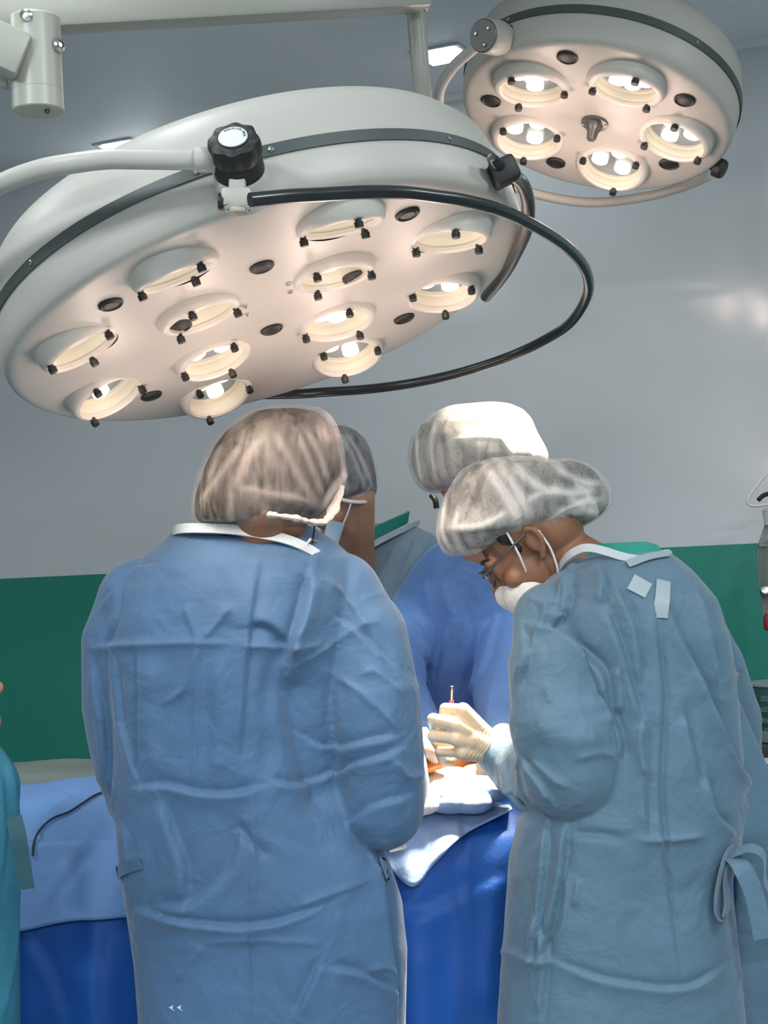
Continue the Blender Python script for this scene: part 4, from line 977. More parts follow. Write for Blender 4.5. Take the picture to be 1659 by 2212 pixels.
C4S = [([(1190, 1260), (1175, 1330), (1155, 1390), (1110, 1470)], .008, .006, 'r'), ([(1235, 1240), (1230, 1320), (1195, 1350)], .010, .010, 's'), ([(1150, 1345), (1195, 1355), (1250, 1400), (1310, 1450), (1318, 1530)], .013, .014, 's'),
       ([(1295, 1220), (1310, 1270), (1300, 1310)], .009, .007, 's'), ([(1330, 1260), (1375, 1350), (1390, 1480)], .012, .008, 's'), ([(1310, 1310), (1345, 1400), (1370, 1500), (1390, 1560)], .012, .009, 's'), ([(1420, 1310), (1440, 1500), (1430, 1700), (1445, 1900), (1475, 2100)], .006, .006, 'v'),
       ([(1440, 1300), (1480, 1400), (1530, 1480), (1570, 1600)], .012, .009, 's'), ([(1510, 1280), (1535, 1380), (1555, 1480)], .010, .010, 's'), ([(1500, 1440), (1540, 1540), (1590, 1650), (1640, 1760)], .012, .012, 's'),
       ([(1320, 1530), (1345, 1590), (1345, 1640)], .012, .010, 's'), ([(1390, 1560), (1375, 1600), (1395, 1680)], .010, .008, 'r'), ([(1240, 1640), (1300, 1620), (1340, 1650)], .010, .005, 'r'), ([(1150, 1560), (1220, 1600), (1300, 1590)], .02, .006, 'b'),
       ([(1130, 1640), (1180, 1700), (1195, 1730)], .010, .009, 's'), ([(1090, 1650), (1110, 1720), (1140, 1750)], .010, .008, 's'), ([(1070, 1690), (1100, 1740)], .009, .006, 'r'), ([(1150, 1640), (1200, 1690), (1230, 1700)], .010, .006, 'r'), ([(1120, 1640), (1125, 1700), (1138, 1725)], .008, .006, 'r'),
       ([(1225, 1790), (1215, 1900), (1190, 2000), (1170, 2080)], .010, .010, 's'), ([(1185, 1770), (1180, 1860), (1165, 2000), (1150, 2090)], .009, .009, 's'), ([(1160, 1980), (1185, 2060), (1170, 2200)], .010, .008, 's'), ([(1085, 2055), (1130, 2065), (1160, 2085), (1200, 2075)], .010, .009, 'r'), ([(1205, 2080), (1300, 2115), (1430, 2135), (1500, 2130), (1570, 2080)], .009, .007, 's'),
       ([(1235, 1798), (1290, 1800), (1345, 1812)], .009, .006, 'v'), ([(1380, 1815), (1440, 1815), (1520, 1805)], .009, .007, 'r'), ([(1250, 1900), (1240, 1960)], .008, .006, 'r'), ([(1225, 1880), (1220, 2000), (1190, 2060)], .008, .006, 'r'), ([(1400, 1560), (1395, 1700), (1400, 1810)], .012, .006, 's'), ([(1480, 1540), (1500, 1640), (1510, 1700)], .010, .007, 's'), ([(1530, 1680), (1545, 1760), (1590, 1800)], .012, .009, 's'),
       ([(1570, 1470), (1610, 1440)], .008, .006, 'r'), ([(1555, 1510), (1600, 1540)], .008, .006, 'r'), ([(1180, 1480), (1190, 1520)], .008, .005, 'r'), ([(1250, 1190), (1220, 1260), (1200, 1300)], .009, .006, 'r'), ([(1140, 1290), (1170, 1310), (1220, 1300)], .01, .005, 'r'),
       ([(1130, 1360), (1150, 1420), (1120, 1480)], .01, .006, 's'), ([(1340, 1440), (1350, 1540)], .012, .008, 's')]
def post4(me):
    relief(me, lambda v: 0.0055 * crumple(v, 35, 0.16, 9) + 0.004 * vnoise(v * np.array([8, 8, 2.2])))
    creases(me, [(p, w * .8, h * 1.6, k) for p, w, h, k in C4S], 2.75); relief(me, lambda v: 0.0022 * crumple(v, 39, 0.06, 9))
gown4 = cloth('surgical_gown', M['gown_slate'], p4, g4, 0.0040, 13, post4)
hit4 = world_surf(gown4)
tag(obj('collar_trim', strip(pts((1200, 1240, 2.80), (1225, 1205, 2.74), (1250, 1188, 2.72), (1275, 1184, 2.71), (1310, 1192, 2.705), (1350, 1204, 2.70), (1400, 1210, 2.705), (1438, 1196, 2.74), (1450, 1200, 2.80)), .015, .005, (0, .35, 1)), M['trim_white'], p4), 'white binding along the neckline of the gown')
tag(obj('tape_strip', ribbon(hit4, [(1362, 1257), (1400, 1278)], .030, .0015, .002, 3), M['tape'], p4), 'pale adhesive tape on the gown')
tag(obj('tape_strip', ribbon(hit4, [(1432, 1255), (1428, 1335)], .026, .0015, .002, 4), M['tape'], p4), 'pale adhesive tape on the gown')
tag(obj('tape_strip', ribbon(hit4, [(1355, 1222), (1395, 1208), (1440, 1200)], .016, .0015, .004, 3), M['tape'], p4), 'pale adhesive tape on the gown')
obj('scrub_top', Pieces.fuse((lambda P: (P.rows(px_rows([(1172, 1290, 1395, .055, 0), (1180, 1268, 1418, .070, 0), (1205, 1245, 1440, .088, 0), (1235, 1215, 1470, .10, 0)], D4 + .01), 40, 2.1), P)[1])(Pieces()), .005, 3), M['teal_cloth'], p4, sharp=180)
# the cap with its slumped back
def cap4(grow, voxel, post):
    P = Pieces()
    A = [(988, 1055, 1130), (996, 1020, 1200), (1010, 995, 1250), (1035, 975, 1275), (1065, 958, 1280), (1095, 948, 1270), (1120, 943, 1240), (1142, 941, 1165), (1165, 943, 1100), (1190, 955, 1045), (1202, 972, 1012)]
    B = [(995, 1080, 1230), (1004, 1040, 1262), (1022, 1020, 1295), (1045, 1010, 1312), (1070, 1010, 1324), (1095, 1030, 1325), (1118, 1070, 1305), (1135, 1110, 1275), (1150, 1150, 1230)]
    for Q, dd in ((A, -.01), (B, .015)):
        R_ = []; yc = (Q[0][0] + Q[-1][0]) / 2
        for y, l, r in Q:
            m, h = (l + r) / 2, (r - l) / 2 * grow
            R_.append((yc + (y - yc) * grow, m - h, m + h, min(h / FPX * d4 * .9, .088 * grow), dd))
        P.rows(px_rows(R_, d4), 48, 2.1)
    me = P.fuse(voxel, 5); f = post(me) if post else None
    return me, f
me, _ = cap4(0.94, .005, lambda m: relief(m, lambda v: .003 * vnoise(v * 25)))
tag(obj('hair', me, M['hair'], p4, sharp=180), 'black hair gathered at the back under the cap')
def post4c(m):
    relief(m, lambda v: .005 * crumple(v, 51, .075, 9))
    f = creases(m, [([(1045, 1000), (1090, 1060), (1120, 1120), (1135, 1150)], .009, .008, 's'), ([(1065, 990), (1110, 1050), (1140, 1110), (1150, 1145)], .008, .007, 'r'), ([(1110, 1005), (1170, 1060), (1220, 1060)], .008, .006, 's'), ([(1130, 1090), (1175, 1060), (1240, 1070), (1290, 1060)], .008, .006, 'r'), ([(1165, 1150), (1190, 1110), (1240, 1090), (1300, 1080)], .008, .006, 'r'), ([(1210, 1060), (1250, 1100), (1290, 1110)], .007, .006, 'r'),
        ([(1240, 1040), (1290, 1090), (1280, 1125)], .007, .006, 's'), ([(970, 1140), (1040, 1140), (1100, 1105)], .006, .005, 'r'), ([(990, 1100), (980, 1160), (1000, 1195)], .006, .004, 'r'), ([(1010, 1130), (1015, 1170), (1030, 1195)], .006, .004, 'r'), ([(960, 1090), (955, 1150), (975, 1190)], .006, .004, 'r'), ([(1200, 1010), (1250, 1040), (1300, 1045)], .007, .005, 's'), ([(1040, 1150), (1050, 1185)], .005, .004, 'r')], d4)
    c = crumple(coords(m), 51, .075, 9); return np.clip(f * .45, 0, 1) + np.clip(c, 0, 1) * .25
me, f = cap4(1.0, .0042, post4c)
o = obj('bouffant_cap', me, M['cap_pale'], p4, sharp=180); a_ = o.data.attributes.new('fold', 'FLOAT', 'POINT'); a_.data.foreach_set('value', f.astype(np.float32))
def on4(x, y, z): return Vector(np.array(h4) + R4 @ np.array([x, y, z]))
# mask over nose and chin, its cords, the glasses
P = Pieces(); P.ell(on4(0, .055, -.062), (.062, .060, .050), R4); P.ell(on4(0, .100, -.045), (.020, .022, .030), R4); P.ell(on4(0, .060, -.10), (.048, .045, .026), R4)
obj('face_mask', P.fuse(.004, 8), M['mask_white'], p4, sharp=180)
co = on4(-.05, .04, -.045)
obj('mask_cord', tube([on4(-.080, .012, .045), on4(-.076, .022, .0), co], .0022, 8), M['cord_white'], p4)
obj('mask_cord', tube([on4(-.084, -.034, .012), on4(-.076, -.028, -.03), on4(-.062, -.005, -.075), on4(-.05, .03, -.085)], .0022, 8), M['cord_white'], p4)
gl = obj('glasses', tube([on4(-.084, -.012, .022), on4(-.080, .040, .018), on4(-.068, .092, .012)], .0024, 10), M['dark_metal'], p4)
for x in (-1, 1):
    ring = [on4(x * .034 + .027 * math.cos(a), .106 - .010 * abs(math.cos(a)), .002 + .019 * math.sin(a)) for a in np.linspace(0, 2 * math.pi, 25)[:-1]]
    obj('lens_rim', tube(ring + ring[:2], .0019, 8, per=2), M['dark_metal'], p4)
    bm = newbm(); bm.faces.new([bm.verts.new(q) for q in ring]); k = bmesh.ops.extrude_face_region(bm, geom=list(bm.faces))
    bmesh.ops.translate(bm, vec=Vector(R4 @ np.array([0, .0012, 0])), verts=[v for v in k['geom'] if isinstance(v, bmesh.types.BMVert)])
    obj('spectacle_lens', bm, M['glass'], p4, smooth=False)
obj('bridge', tube([on4(-.008, .104, .008), on4(0, .112, .010), on4(.008, .104, .008)], .0017, 8), M['dark_metal'], p4)
obj('eyebrow', tube([on4(-.052, .074, .030), on4(-.034, .088, .033), on4(-.014, .094, .029)], .0035, 8, flat=.6), M['hair'], p4)
P = Pieces(); P.ell(on4(-.064, .022, .046), (.010, .016, .022), R4); P.ell(on4(-.066, .016, .018), (.0055, .008, .018), R4)
obj('side_hair', P.fuse(.003, 2), M['hair'], p4, sharp=180)
# glove of the gripping hand
P = Pieces(); hand_pieces(P, *H4, grow=.0016); P.cap(w4, .031, at(1125, 1660, 2.93), .035)
def postg(me):
    v = coords(me); a = np.array(at(1030, 1590, 2.93)); e = np.array(at(1100, 1640, 2.93)) - a; t = (v - a) @ e / (e @ e)
    relief(me, lambda q: .0012 * np.sin(t * 75 + 2.2 * vnoise(q * 60)) * np.clip(t * 1.5 + .5, 0, 1) * np.clip(1.5 - t, 0, 1))
me = P.fuse(.0028, 3); postg(me)
tag(obj('surgical_glove', me, M['latex'], p4, sharp=180), 'cream latex glove wrinkled at the wrist')
# tie ends and the loose back flap of the gown
obj('gown_tie', strip(pts((1585, 1835, 2.70), (1566, 1860, 2.67), (1552, 1920, 2.66), (1550, 1965, 2.66), (1562, 1982, 2.66), (1572, 1950, 2.66), (1570, 1900, 2.67), (1582, 1850, 2.69)), .030, .0016, (0.55, .83, 0)), M['gown_slate'], p4)
obj('gown_tie', strip(pts((1575, 1848, 2.69), (1600, 1870, 2.655), (1625, 1920, 2.65), (1640, 1980, 2.65), (1648, 2028, 2.65)), .034, .0016, (1, .1, .0)), M['gown_slate'], p4)
obj('gown_tie', strip(pts((1578, 1846, 2.69), (1620, 1832, 2.67), (1650, 1850, 2.66), (1652, 1900, 2.66), (1662, 1925, 2.67)), .030, .0016, (.3, .9, .3)), M['gown_slate'], p4)
def flap(P):
    P.rows([(at(1520, 1420, 2.80), V3(.03, .02, 0), V3(-.01, .014, 0)), (at(1555, 1520, 2.78), V3(.04, .02, 0), V3(-.01, .016, 0)), (at(1605, 1660, 2.78), V3(.05, .03, 0), V3(-.01, .018, 0)), (at(1650, 1790, 2.80), V3(.075, .05, 0), V3(-.01, .022, 0)), (at(1668, 1920, 2.86), V3(.08, .05, 0), V3(-.01, .022, 0)), (at(1662, 2060, 2.90), V3(.09, .05, 0), V3(-.01, .022, 0)), (at(1658, 2240, 2.90), V3(.10, .05, 0), V3(-.01, .024, 0)), (at(1658, 2480, 2.90), V3(.10, .05, 0), V3(-.01, .024, 0))], 28, 2.0)
def postf(me): relief(me, lambda v: .003 * crumple(v, 61, .12, 8, .5))
tag(cloth('gown_flap', M['gown_slate'], p4, flap, .006, 4, postf), 'loose overlapping back flap of the gown')

# ================================================= seated person at the left edge
D5 = 2.62
R5 = frame_head((0.6, 0.7, -0.2), (0, 0, 1))
h5 = at(-120, 1500, D5); b5 = at(-155, 1700, D5)
sh5 = pts((-230, 1690, D5), (-40, 1700, D5)); el5 = pts((-240, 1950, D5), (-50, 1960, D5)); wr5 = pts((-190, 2080, D5 + .2), (-140, 2060, D5 + .2))
p5 = body('seated person in a cyan gown cut off by the left edge of the photo', None, M['skin_tan'], h5, R5,
          [at(-85, 1625, D5), at(-105, 1780, D5), at(-105, 1980, D5), V3(b5.x, b5.y, .55)], sh5, (el5, wr5),
          [V3(b5.x - .1, b5.y + .05, .52), V3(b5.x + .1, b5.y + .05, .52)], [V3(b5.x - .14, b5.y + .26, .50), V3(b5.x + .06, b5.y + .26, .50)], [V3(b5.x - .14, b5.y + .24, .085), V3(b5.x + .06, b5.y + .24, .085)],
          [glove_fist(wr5[0], (.5, .6, -.2)), glove_fist(wr5[1], (.1, .8, -.2))], (b5.x, b5.y, 0), extra=(0, .12, -.045))
def g5(P):
    for k in (-.14, .06): P.chain([V3(b5.x + k, b5.y, .52), V3(b5.x + k, b5.y + .24, .50), V3(b5.x + k, b5.y + .24, .30)], [.12, .10, .085])
    P.rows(px_rows([(1600, -140, -20, .05, 0), (1640, -190, 12, .09, 0), (1680, -230, 28, .11, 0), (1760, -245, 36, .13, 0), (1900, -250, 40, .13, 0), (2000, -250, 36, .14, 0), (2150, -250, 36, .15, 0), (2300, -240, 36, .16, 0), (2420, -230, 30, .16, 0)], D5), 48, 2.2)
    P.chain([sh5[1], el5[1], wr5[1]], [.066, .064, .056]); P.chain([sh5[0], el5[0], wr5[0]], [.066, .064, .056])
def post5(me):
    relief(me, lambda v: .004 * crumple(v, 71, .14, 8, .5))
    creases(me, [([(20, 1640), (38, 1720), (40, 1800)], .01, .007, 's'), ([(5, 1680), (15, 1800), (5, 1900)], .012, .008, 's'), ([(40, 1980), (30, 2100), (10, 2200)], .012, .009, 's')], D5)
g5o = cloth('surgical_gown', M['gown_cyan'], p5, g5, .008, 5, post5)
P = Pieces(); P.ell(np.array(h5) + R5 @ V3(0, -.015, .04), (.085, .108, .09), R5); P.ell(np.array(h5) + R5 @ V3(0, -.06, -.01), (.075, .06, .08), R5)
obj('hair', P.fuse(.006, 3), M['hair'], p5, sharp=180)
obj('gown_tie', strip(pts((30, 1765, 2.50), (40, 1810, 2.49), (48, 1860, 2.49), (57, 1921, 2.49)), .026, .002, (1, 0, -.1)), M['teal_dark'], p5)
# ------------------------------------------------------------------ table, patient, drapes
def sheet(xs, prof, fn, th=0.004):
    """a draped cloth: prof(t) runs from the far hem over the top to the near hem; fn moves the points"""
    nu, nv = len(xs), len(prof); v = np.array([[x, y, z] for x in xs for (y, z) in prof], float)
    F_ = [(i * nv + j, (i + 1) * nv + j, (i + 1) * nv + j + 1, i * nv + j + 1) for i in range(nu - 1) for j in range(nv - 1)]
    v = fn(v); bm = bmesh.new(); bv = [bm.verts.new(p) for p in v]
    for f in F_: bm.faces.new([bv[i] for i in f])
    bmesh.ops.recalc_face_normals(bm, faces=bm.faces)
    me = bpy.data.meshes.new('s'); bm.to_mesh(me); bm.free()
    return me
def resample(pr, n):
    p = np.array(pr, float); d = np.r_[0, np.cumsum(np.linalg.norm(np.diff(p, axis=0), axis=1))]; t = np.linspace(0, d[-1], n)
    return np.stack([np.interp(t, d, p[:, 0]), np.interp(t, d, p[:, 1])], 1)
def solid(me, th):
    o = bpy.data.objects.new('tmp', me); COL.objects.link(o); k = o.modifiers.new('s', 'SOLIDIFY'); k.thickness = th; k.offset = 0
    out = bpy.data.meshes.new_from_object(o.evaluated_get(bpy.context.evaluated_depsgraph_get())); bpy.data.objects.remove(o); return out

tb = thing('operating_table', 'operating table standing under the blue drapes', 'operating table', (-0.2, 3.28, 0))
obj('mattress', box(newbm(), (-0.2, 3.28, 0.80), (1.8, 0.38, 0.08), None, 0.02, 3), M['black'], tb)
obj('table_frame', box(newbm(), (-0.2, 3.28, 0.735), (1.8, 0.36, 0.045), None, 0.006), M['steel'], tb)
obj('pedestal', lathe([(0.10, 0.72), (0.10, 0.12), (0.24, 0.08), (0.26, 0.0), (0, 0)], 32, mtx=Matrix.Translation((-0.2, 3.28, 0))), M['steel'], tb)

# the patient, almost wholly under the drapes
P = Pieces()
def ph(x): return 0.0
P.ell((0.72, 3.28, .885), (.09, .065, .05)); P.cap((0.62, 3.28, .88), .045, (0.42, 3.28, .885), .06)
P.chain([(0.42, 3.28, .885), (0.2, 3.28, .885), (-0.05, 3.28, .88)], [.075, .075, .075])
for s in (-1, 1):
    P.chain([(0.45, 3.28 + s * .10, .875), (0.15, 3.28 + s * .11, .87), (-0.1, 3.28 + s * .12, .868)], [.04, .034, .028])
    P.chain([(-0.08, 3.28 + s * .07, .885), (-0.50, 3.28 + s * .07, .88), (-0.90, 3.28 + s * .06, .875)], [.06, .045, .034]); P.cap((-0.90, 3.28 + s * .06, .875), .034, (-0.93, 3.28 + s * .07, .97), .026)
P.ell((0.10, 3.24, .965), (.085, .055, .055))
pat = obj('person', P.fuse(.008, 5), M['skin_iodine'], None, base=(-0.1, 3.28, .84), sharp=180)
tag(pat, 'patient lying under the drapes, orange-stained skin bared at the lit opening', 'person')

rng = np.random.RandomState(4)
def drape_shift(v, amp, seed, front):
    f = np.clip((0.90 - v[:, 2]) * 4, 0, 1) * (v[:, 1] < 3.2)
    v = v.copy()
    v[:, 1] -= f * (0.012 + 0.016 * np.sin(v[:, 0] * 17 + 1.5 * vnoise(v * 3 + seed)) * (0.4 + f) + 0.010 * np.sin(v[:, 0] * 41 + seed)) * front
    v[:, 2] += (1 - f) * amp * crumple(v, seed, 0.16, 8) + (1 - f) * 0.006 * vnoise(v * 9)
    v[:, 1] -= f * amp * 1.2 * crumple(v, seed + 1, 0.18, 8)
    return v
def bodyh(v):
    """rise of the cloth over the body beneath"""
    x, y = v[:, 0], v[:, 1]; top = np.clip((v[:, 2] - 0.86) * 20, 0, 1)
    legs = np.where(x < 0.0, 0.10 - 0.04 * np.clip((-x - 0.2) / 0.7, 0, 1), 0.10)
    r = np.clip(1 - ((y - 3.28) / 0.215) ** 2, 0, 1) ** 0.5
    toes = 0.10 * np.exp(-((x + 0.95) / 0.07) ** 2) * np.exp(-((y - 3.28) / 0.17) ** 2)
    return top * (legs * r + toes * r)
profA = resample([(3.53, .35), (3.52, .80), (3.505, .875), (3.47, .885), (3.28, .89), (3.09, .885), (3.05, .875), (3.035, .83), (3.03, .6), (3.02, .16)], 150)
def fnA(v):
    v = v.copy(); h = bodyh(v); v[:, 2] += h
    hole = np.exp(-(((v[:, 0] - .10) / .12) ** 4 + ((v[:, 1] - 3.25) / .075) ** 4)); v[:, 2] -= hole * .06 * (v[:, 2] > .9)
    return drape_shift(v, .006, 7, 1.0)
me = solid(sheet(np.linspace(-1.35, 1.15, 230), profA, fnA), .003)
creases(me, [([(870, 1770), (950, 1742), (1040, 1728), (1110, 1745)], .014, .012, 'r'), ([(860, 1990), (940, 1960), (1090, 1880)], .02, .012, 's'), ([(990, 1760), (1000, 1850), (1005, 2000)], .010, .006, 's'), ([(1090, 1760), (1060, 1950), (1030, 2200)], .03, .02, 'b'), ([(220, 1990), (210, 2100), (205, 2200)], .01, .006, 's'), ([(60, 2020), (120, 2120), (140, 2210)], .016, .008, 's')], 3.0)
drA = obj('surgical_drape', me, M['drape_royal'], None, base=(-0.1, 3.28, .88), sharp=180)
tag(drA, 'royal blue surgical drape covering the patient and hanging to the floor side of the table', 'drape')
# lighter sheet laid over the leg end
profB = resample([(3.47, .903), (3.45, .905), (3.28, .91), (3.08, .905), (3.04, .895), (3.025, .84), (3.02, .745)], 80)
def fnB(v):
    v = v.copy(); v[:, 2] += bodyh(v) * 1.0 + .002; v = drape_shift(v, .006, 7, 1.0); v[:, 2] += .010
    hem = np.clip((.88 - v[:, 2]) / .13, 0, 1) * (v[:, 1] < 3.2); v[:, 1] -= .012 * hem + .012 * (v[:, 1] < 3.2)
    v[:, 2] += hem * (.020 * np.sin(v[:, 0] * 9) - .05 * np.clip((v[:, 0] + .62) / .5, 0, 1)); return v
me = solid(sheet(np.linspace(-1.2, -0.06, 150), profB, fnB), .003)
creases(me, [([(60, 1800), (120, 1740), (200, 1700)], .016, .010, 's'), ([(90, 1960), (160, 1850), (230, 1760)], .014, .008, 'r'), ([(100, 1700), (130, 1720), (220, 1700)], .012, .008, 's'), ([(130, 1940), (200, 1850)], .014, .007, 's')], 3.05)
drB = obj('surgical_drape', me, M['drape_light'], None, base=(-0.6, 3.28, .9), sharp=180)
tag(drB, 'pale blue sheet spread over the legs at the left, black cord lying on it', 'drape')
hB = surf(drB.data.copy()) if False else None
mt = drB.data.copy(); mt.transform(BASE[drB]); hitB = surf(mt); bpy.data.meshes.remove(mt)
cord = [(232, 1712), (205, 1722), (180, 1738), (150, 1757), (120, 1768), (100, 1780), (84, 1798), (74, 1825), (72, 1850)]
tag(obj('cable', tube([hitB(x, y, .0045, 3.1)[0] for x, y in cord], .0023, 10), M['cable'], None, base=hitB(150, 1757, 0)[0]), 'thin black cord curving over the pale blue sheet', 'cable')
# folded flap of drape hanging at the near edge under the lamp light
def fl(P_): pass
top = [(812, 1800), (850, 1775), (900, 1752), (960, 1738), (1030, 1730), (1100, 1740)]
bot = [(805, 1840), (845, 1880), (893, 1917), (942, 1862), (1010, 1800), (1104, 1752)]
bm = bmesh.new(); nU, nV = 60, 16; grid = []
S1, S2 = spline([Vector((x, y, 0)) for x, y in top], 12), spline([Vector((x, y, 0)) for x, y in bot], 12)
mt = drA.data.copy(); mt.transform(BASE[drA]); hitA = surf(mt); bpy.data.meshes.remove(mt)
for i in range(len(S1)):
    row = []
    for j in range(nV):
        t = j / (nV - 1); p = S1[i].lerp(S2[i], t); q, n = hitA(p.x, p.y, 0.0, 3.0)
        off = .015 + .020 * t + .010 * math.sin(i * .35) * t
        row.append(bm.verts.new(q + Vector((0, -1, .25)).normalized() * off))
    grid.append(row)
for A_, B_ in zip(grid, grid[1:]):
    for j in range(nV - 1): bm.faces.new((A_[j], B_[j], B_[j + 1], A_[j + 1]))
me = bpy.data.meshes.new('f'); bm.to_mesh(me); bm.free(); me = solid(me, .004)
me.polygons.foreach_set('use_smooth', [True] * len(me.polygons))
tag(obj('drape_flap', me, M['drape_flap'], None, base=hitA(893, 1850, .02)[0], sharp=180), 'pale turned-back drape corner hanging at the table edge between the two near surgeons', 'drape')
# crumpled pale drape heaped beside the opening
P = Pieces()
for x, y, d, r in ((1000, 1712, 3.06, .030), (1035, 1700, 3.07, .032), (1065, 1705, 3.05, .030), (970, 1735, 3.04, .028), (1020, 1735, 3.03, .03)): P.ell(at(x, y, d), (r * 1.5, r, r * .75))
me = P.fuse(.005, 4); relief(me, lambda v: .007 * crumple(v, 81, .05, 8))
tag(obj('crumpled_drape', me, M['drape_flap'], None, base=at(1020, 1740, 3.05), sharp=180), 'crumpled pale blue cloth beside the gloved wrist', 'drape')
# gauze packed round the opening
def gauze(name, bits, label, seed, m='gauze', group=None):
    P = Pieces()
    for x, y, d, r in bits: P.ell(at(x, y, d), (r[0], r[1], r[2]))
    me = P.fuse(.004, 3); relief(me, lambda v: .004 * crumple(v, seed, .035, 8))
    return tag(obj(name, me, M[m], None, base=at(*bits[0][:3]), sharp=180), label, 'gauze', group)
gauze('gauze_pad', [(945, 1690, 3.10, (.055, .05, .02)), (930, 1715, 3.06, (.05, .04, .022)), (905, 1740, 3.03, (.045, .03, .02)), (975, 1675, 3.12, (.04, .04, .018))], 'heap of brightly lit white gauze at the opening', 91)
tag(obj('lit_sponge', box(newbm(), at(925, 1612, 3.10), (.036, .03, .075), Matrix.Rotation(-.5, 3, 'Y'), .008, 3), M['gauze'], None, base=at(925, 1612, 3.10)), 'white sponge block tilted beside the blue sleeve cuff', 'sponge')
gauze('stained_sponge', [(938, 1648, 3.08, (.032, .02, .014)), (920, 1655, 3.07, (.02, .02, .014))], 'orange-stained sponge below the white block', 95, 'skin_iodine')
P = Pieces(); hand_pieces(P, *hR3, grow=.0018); P.cap(hR3[0], .030, at(1120, 1672, 3.22), .034)
obj('surgical_glove', P.fuse(.0035, 2), M['latex_white'], p3, sharp=180)
tag(obj('paper_tag', patch(pts((838, 1815, 2.985), (872, 1800, 2.985), (878, 1832, 2.98), (842, 1842, 2.98)), .0015, .002), M['mask_white'], None, base=at(856, 1822, 2.985)), 'small pinkish paper tab on the drape under the blue sleeve', 'paper')
# the held instrument
it = thing('surgical_instrument', 'slim instrument with a pink band held upright in the gloved hand', 'instrument', at(972, 1640, 3.0))
ax_ = (at(976, 1482, 2.995) - at(972, 1660, 3.0)).normalized(); im = frame_to(ax_, at(972, 1660, 3.0)); LL = (at(976, 1482, 2.995) - at(972, 1660, 3.0)).length
obj('shaft', lathe([(0, 0), (.0022, .006), (.0036, .03), (.0036, LL - .05), (0, LL - .05)], 16, mtx=im), M['latex'], it)
obj('pink_band', lathe([(0, LL - .052), (.0048, LL - .051), (.0048, LL - .028), (0, LL - .027)], 16, mtx=im), M['pink'], it)
obj('instrument_end', lathe([(0, LL - .028), (.004, LL - .0275), (.004, LL - .008), (.0052, LL - .004), (.004, LL), (0, LL + .001)], 16, mtx=im), M['steel'], it)

# grey wrapped table far left
tg = thing('side_table', 'low table wrapped in a crumpled grey sheet behind the pale blue sheet', 'table', (-0.82, 3.78, 0))
def rt_(P): P.rows([((-0.82, 3.80, .3), V3(.42, 0, 0), V3(0, .16, 0)), ((-0.82, 3.80, .80), V3(.40, 0, 0), V3(0, .155, 0)), ((-0.82, 3.80, .945), V3(.385, 0, .0), V3(0, .14, 0)), ((-0.82, 3.80, .96), V3(.37, 0, -.004), V3(0, .12, 0))], 60, 5)
P = Pieces(); rt_(P); me = P.fuse(.009, 3); relief(me, lambda v: .010 * crumple(v, 101, .13, 9))
obj('grey_sheet', me, M['drape_grey'], tg, sharp=180)
bm = newbm()
for x in (-1.1, -.54):
    for y in (3.70, 3.90): lathe([(0, 0), (.014, 0), (.014, .32), (0, .32)], 14, bm, Matrix.Translation((x, y, 0)))
obj('table_legs', bm, M['steel'], tg)

# ------------------------------------------------------------------ right edge: trolley with its things
zt = 0.79
tr = thing('equipment_trolley', 'pale equipment trolley at the right edge behind the slate blue gown', 'trolley', (1.17, 3.86, 0))
bm = newbm(); box(bm, (1.17, 3.86, .43), (.60, .34, .66), None, .012); obj('trolley_body', bm, M['plastic_white'], tr)
obj('trolley_top', box(newbm(), (1.17, 3.86, zt - .012), (.64, .38, .024), None, .008), M['plastic_white'], tr)
for k in range(3): 
    dr_ = obj('drawer', box(newbm(), (1.17, 3.684, .18 + .21 * k + .01), (.54, .016, .19), None, .006), M['canister_grey'], tr); obj('drawer_handle', tube([(1.09, 3.66, .2 + .21 * k), (1.17, 3.655, .2 + .21 * k), (1.25, 3.66, .2 + .21 * k)], .006, 8), M['steel'], dr_)
for x in (.92, 1.42):
    for y in (3.74, 3.98): obj('caster', lathe([(0, .1), (.03, .1), (.045, .06), (.045, .02), (.03, 0), (0, 0)], 18, mtx=Matrix.Translation((x, y, 0))), M['black'], tr)
q = at(1640, 1705, 3.8)
tag(obj('white_case', (lambda b: (box(b, (q.x + .10, 3.83, zt + .03), (.24, .20, .06), None, .02, 4), b)[1])(newbm()), M['plastic_white'], None, base=(q.x + .1, 3.83, zt)), 'white rounded case lying on the trolley', 'case')
cb = thing('clipboard', 'navy clipboard with white papers on the trolley case', 'clipboard', (q.x + .10, 3.82, zt + .062))
obj('board', box(newbm(), (q.x + .10, 3.80, zt + .068), (.25, .20, .012), None, .003), M['navy'], cb)
bm = patch([(q.x - .025, 3.70, zt + .076), (q.x + .22, 3.70, zt + .078), (q.x + .22, 3.90, zt + .082), (q.x - .025, 3.90, zt + .080)], .008, .012); obj('papers', bm, M['paper'], cb)
obj('clip', box(newbm(), (q.x + .05, 3.72, zt + .094), (.035, .012, .014), None, .003), M['black'], cb)
q2 = at(1632, 1625, 3.95)
bx = thing('black_device', 'black device with white buttons on the trolley, under the scale canister', 'device', (q2.x + .14, 3.98, zt))
obj('casing', box(newbm(), (q2.x + .14, 3.98, zt + .06), (.28, .10, .12), None, .008), M['black'], bx)
for k in range(2): obj('button', lathe([(0, .006), (.006, .005), (.007, 0)], 16, mtx=frame_to((0, -1, 0), (q2.x + .035 + .05 * k, 3.928, zt + .070))), M['paper'], bx)
q3 = at(1634, 1600, 3.95); cz = zt + .121
ca = thing('suction_canister', 'green graduated suction canister at the right edge', 'canister', (q3.x + .09, 3.98, cz))
ztop = at(1640, 1482, 3.93).z; r_c = .088; cxx = q3.x + r_c - .004
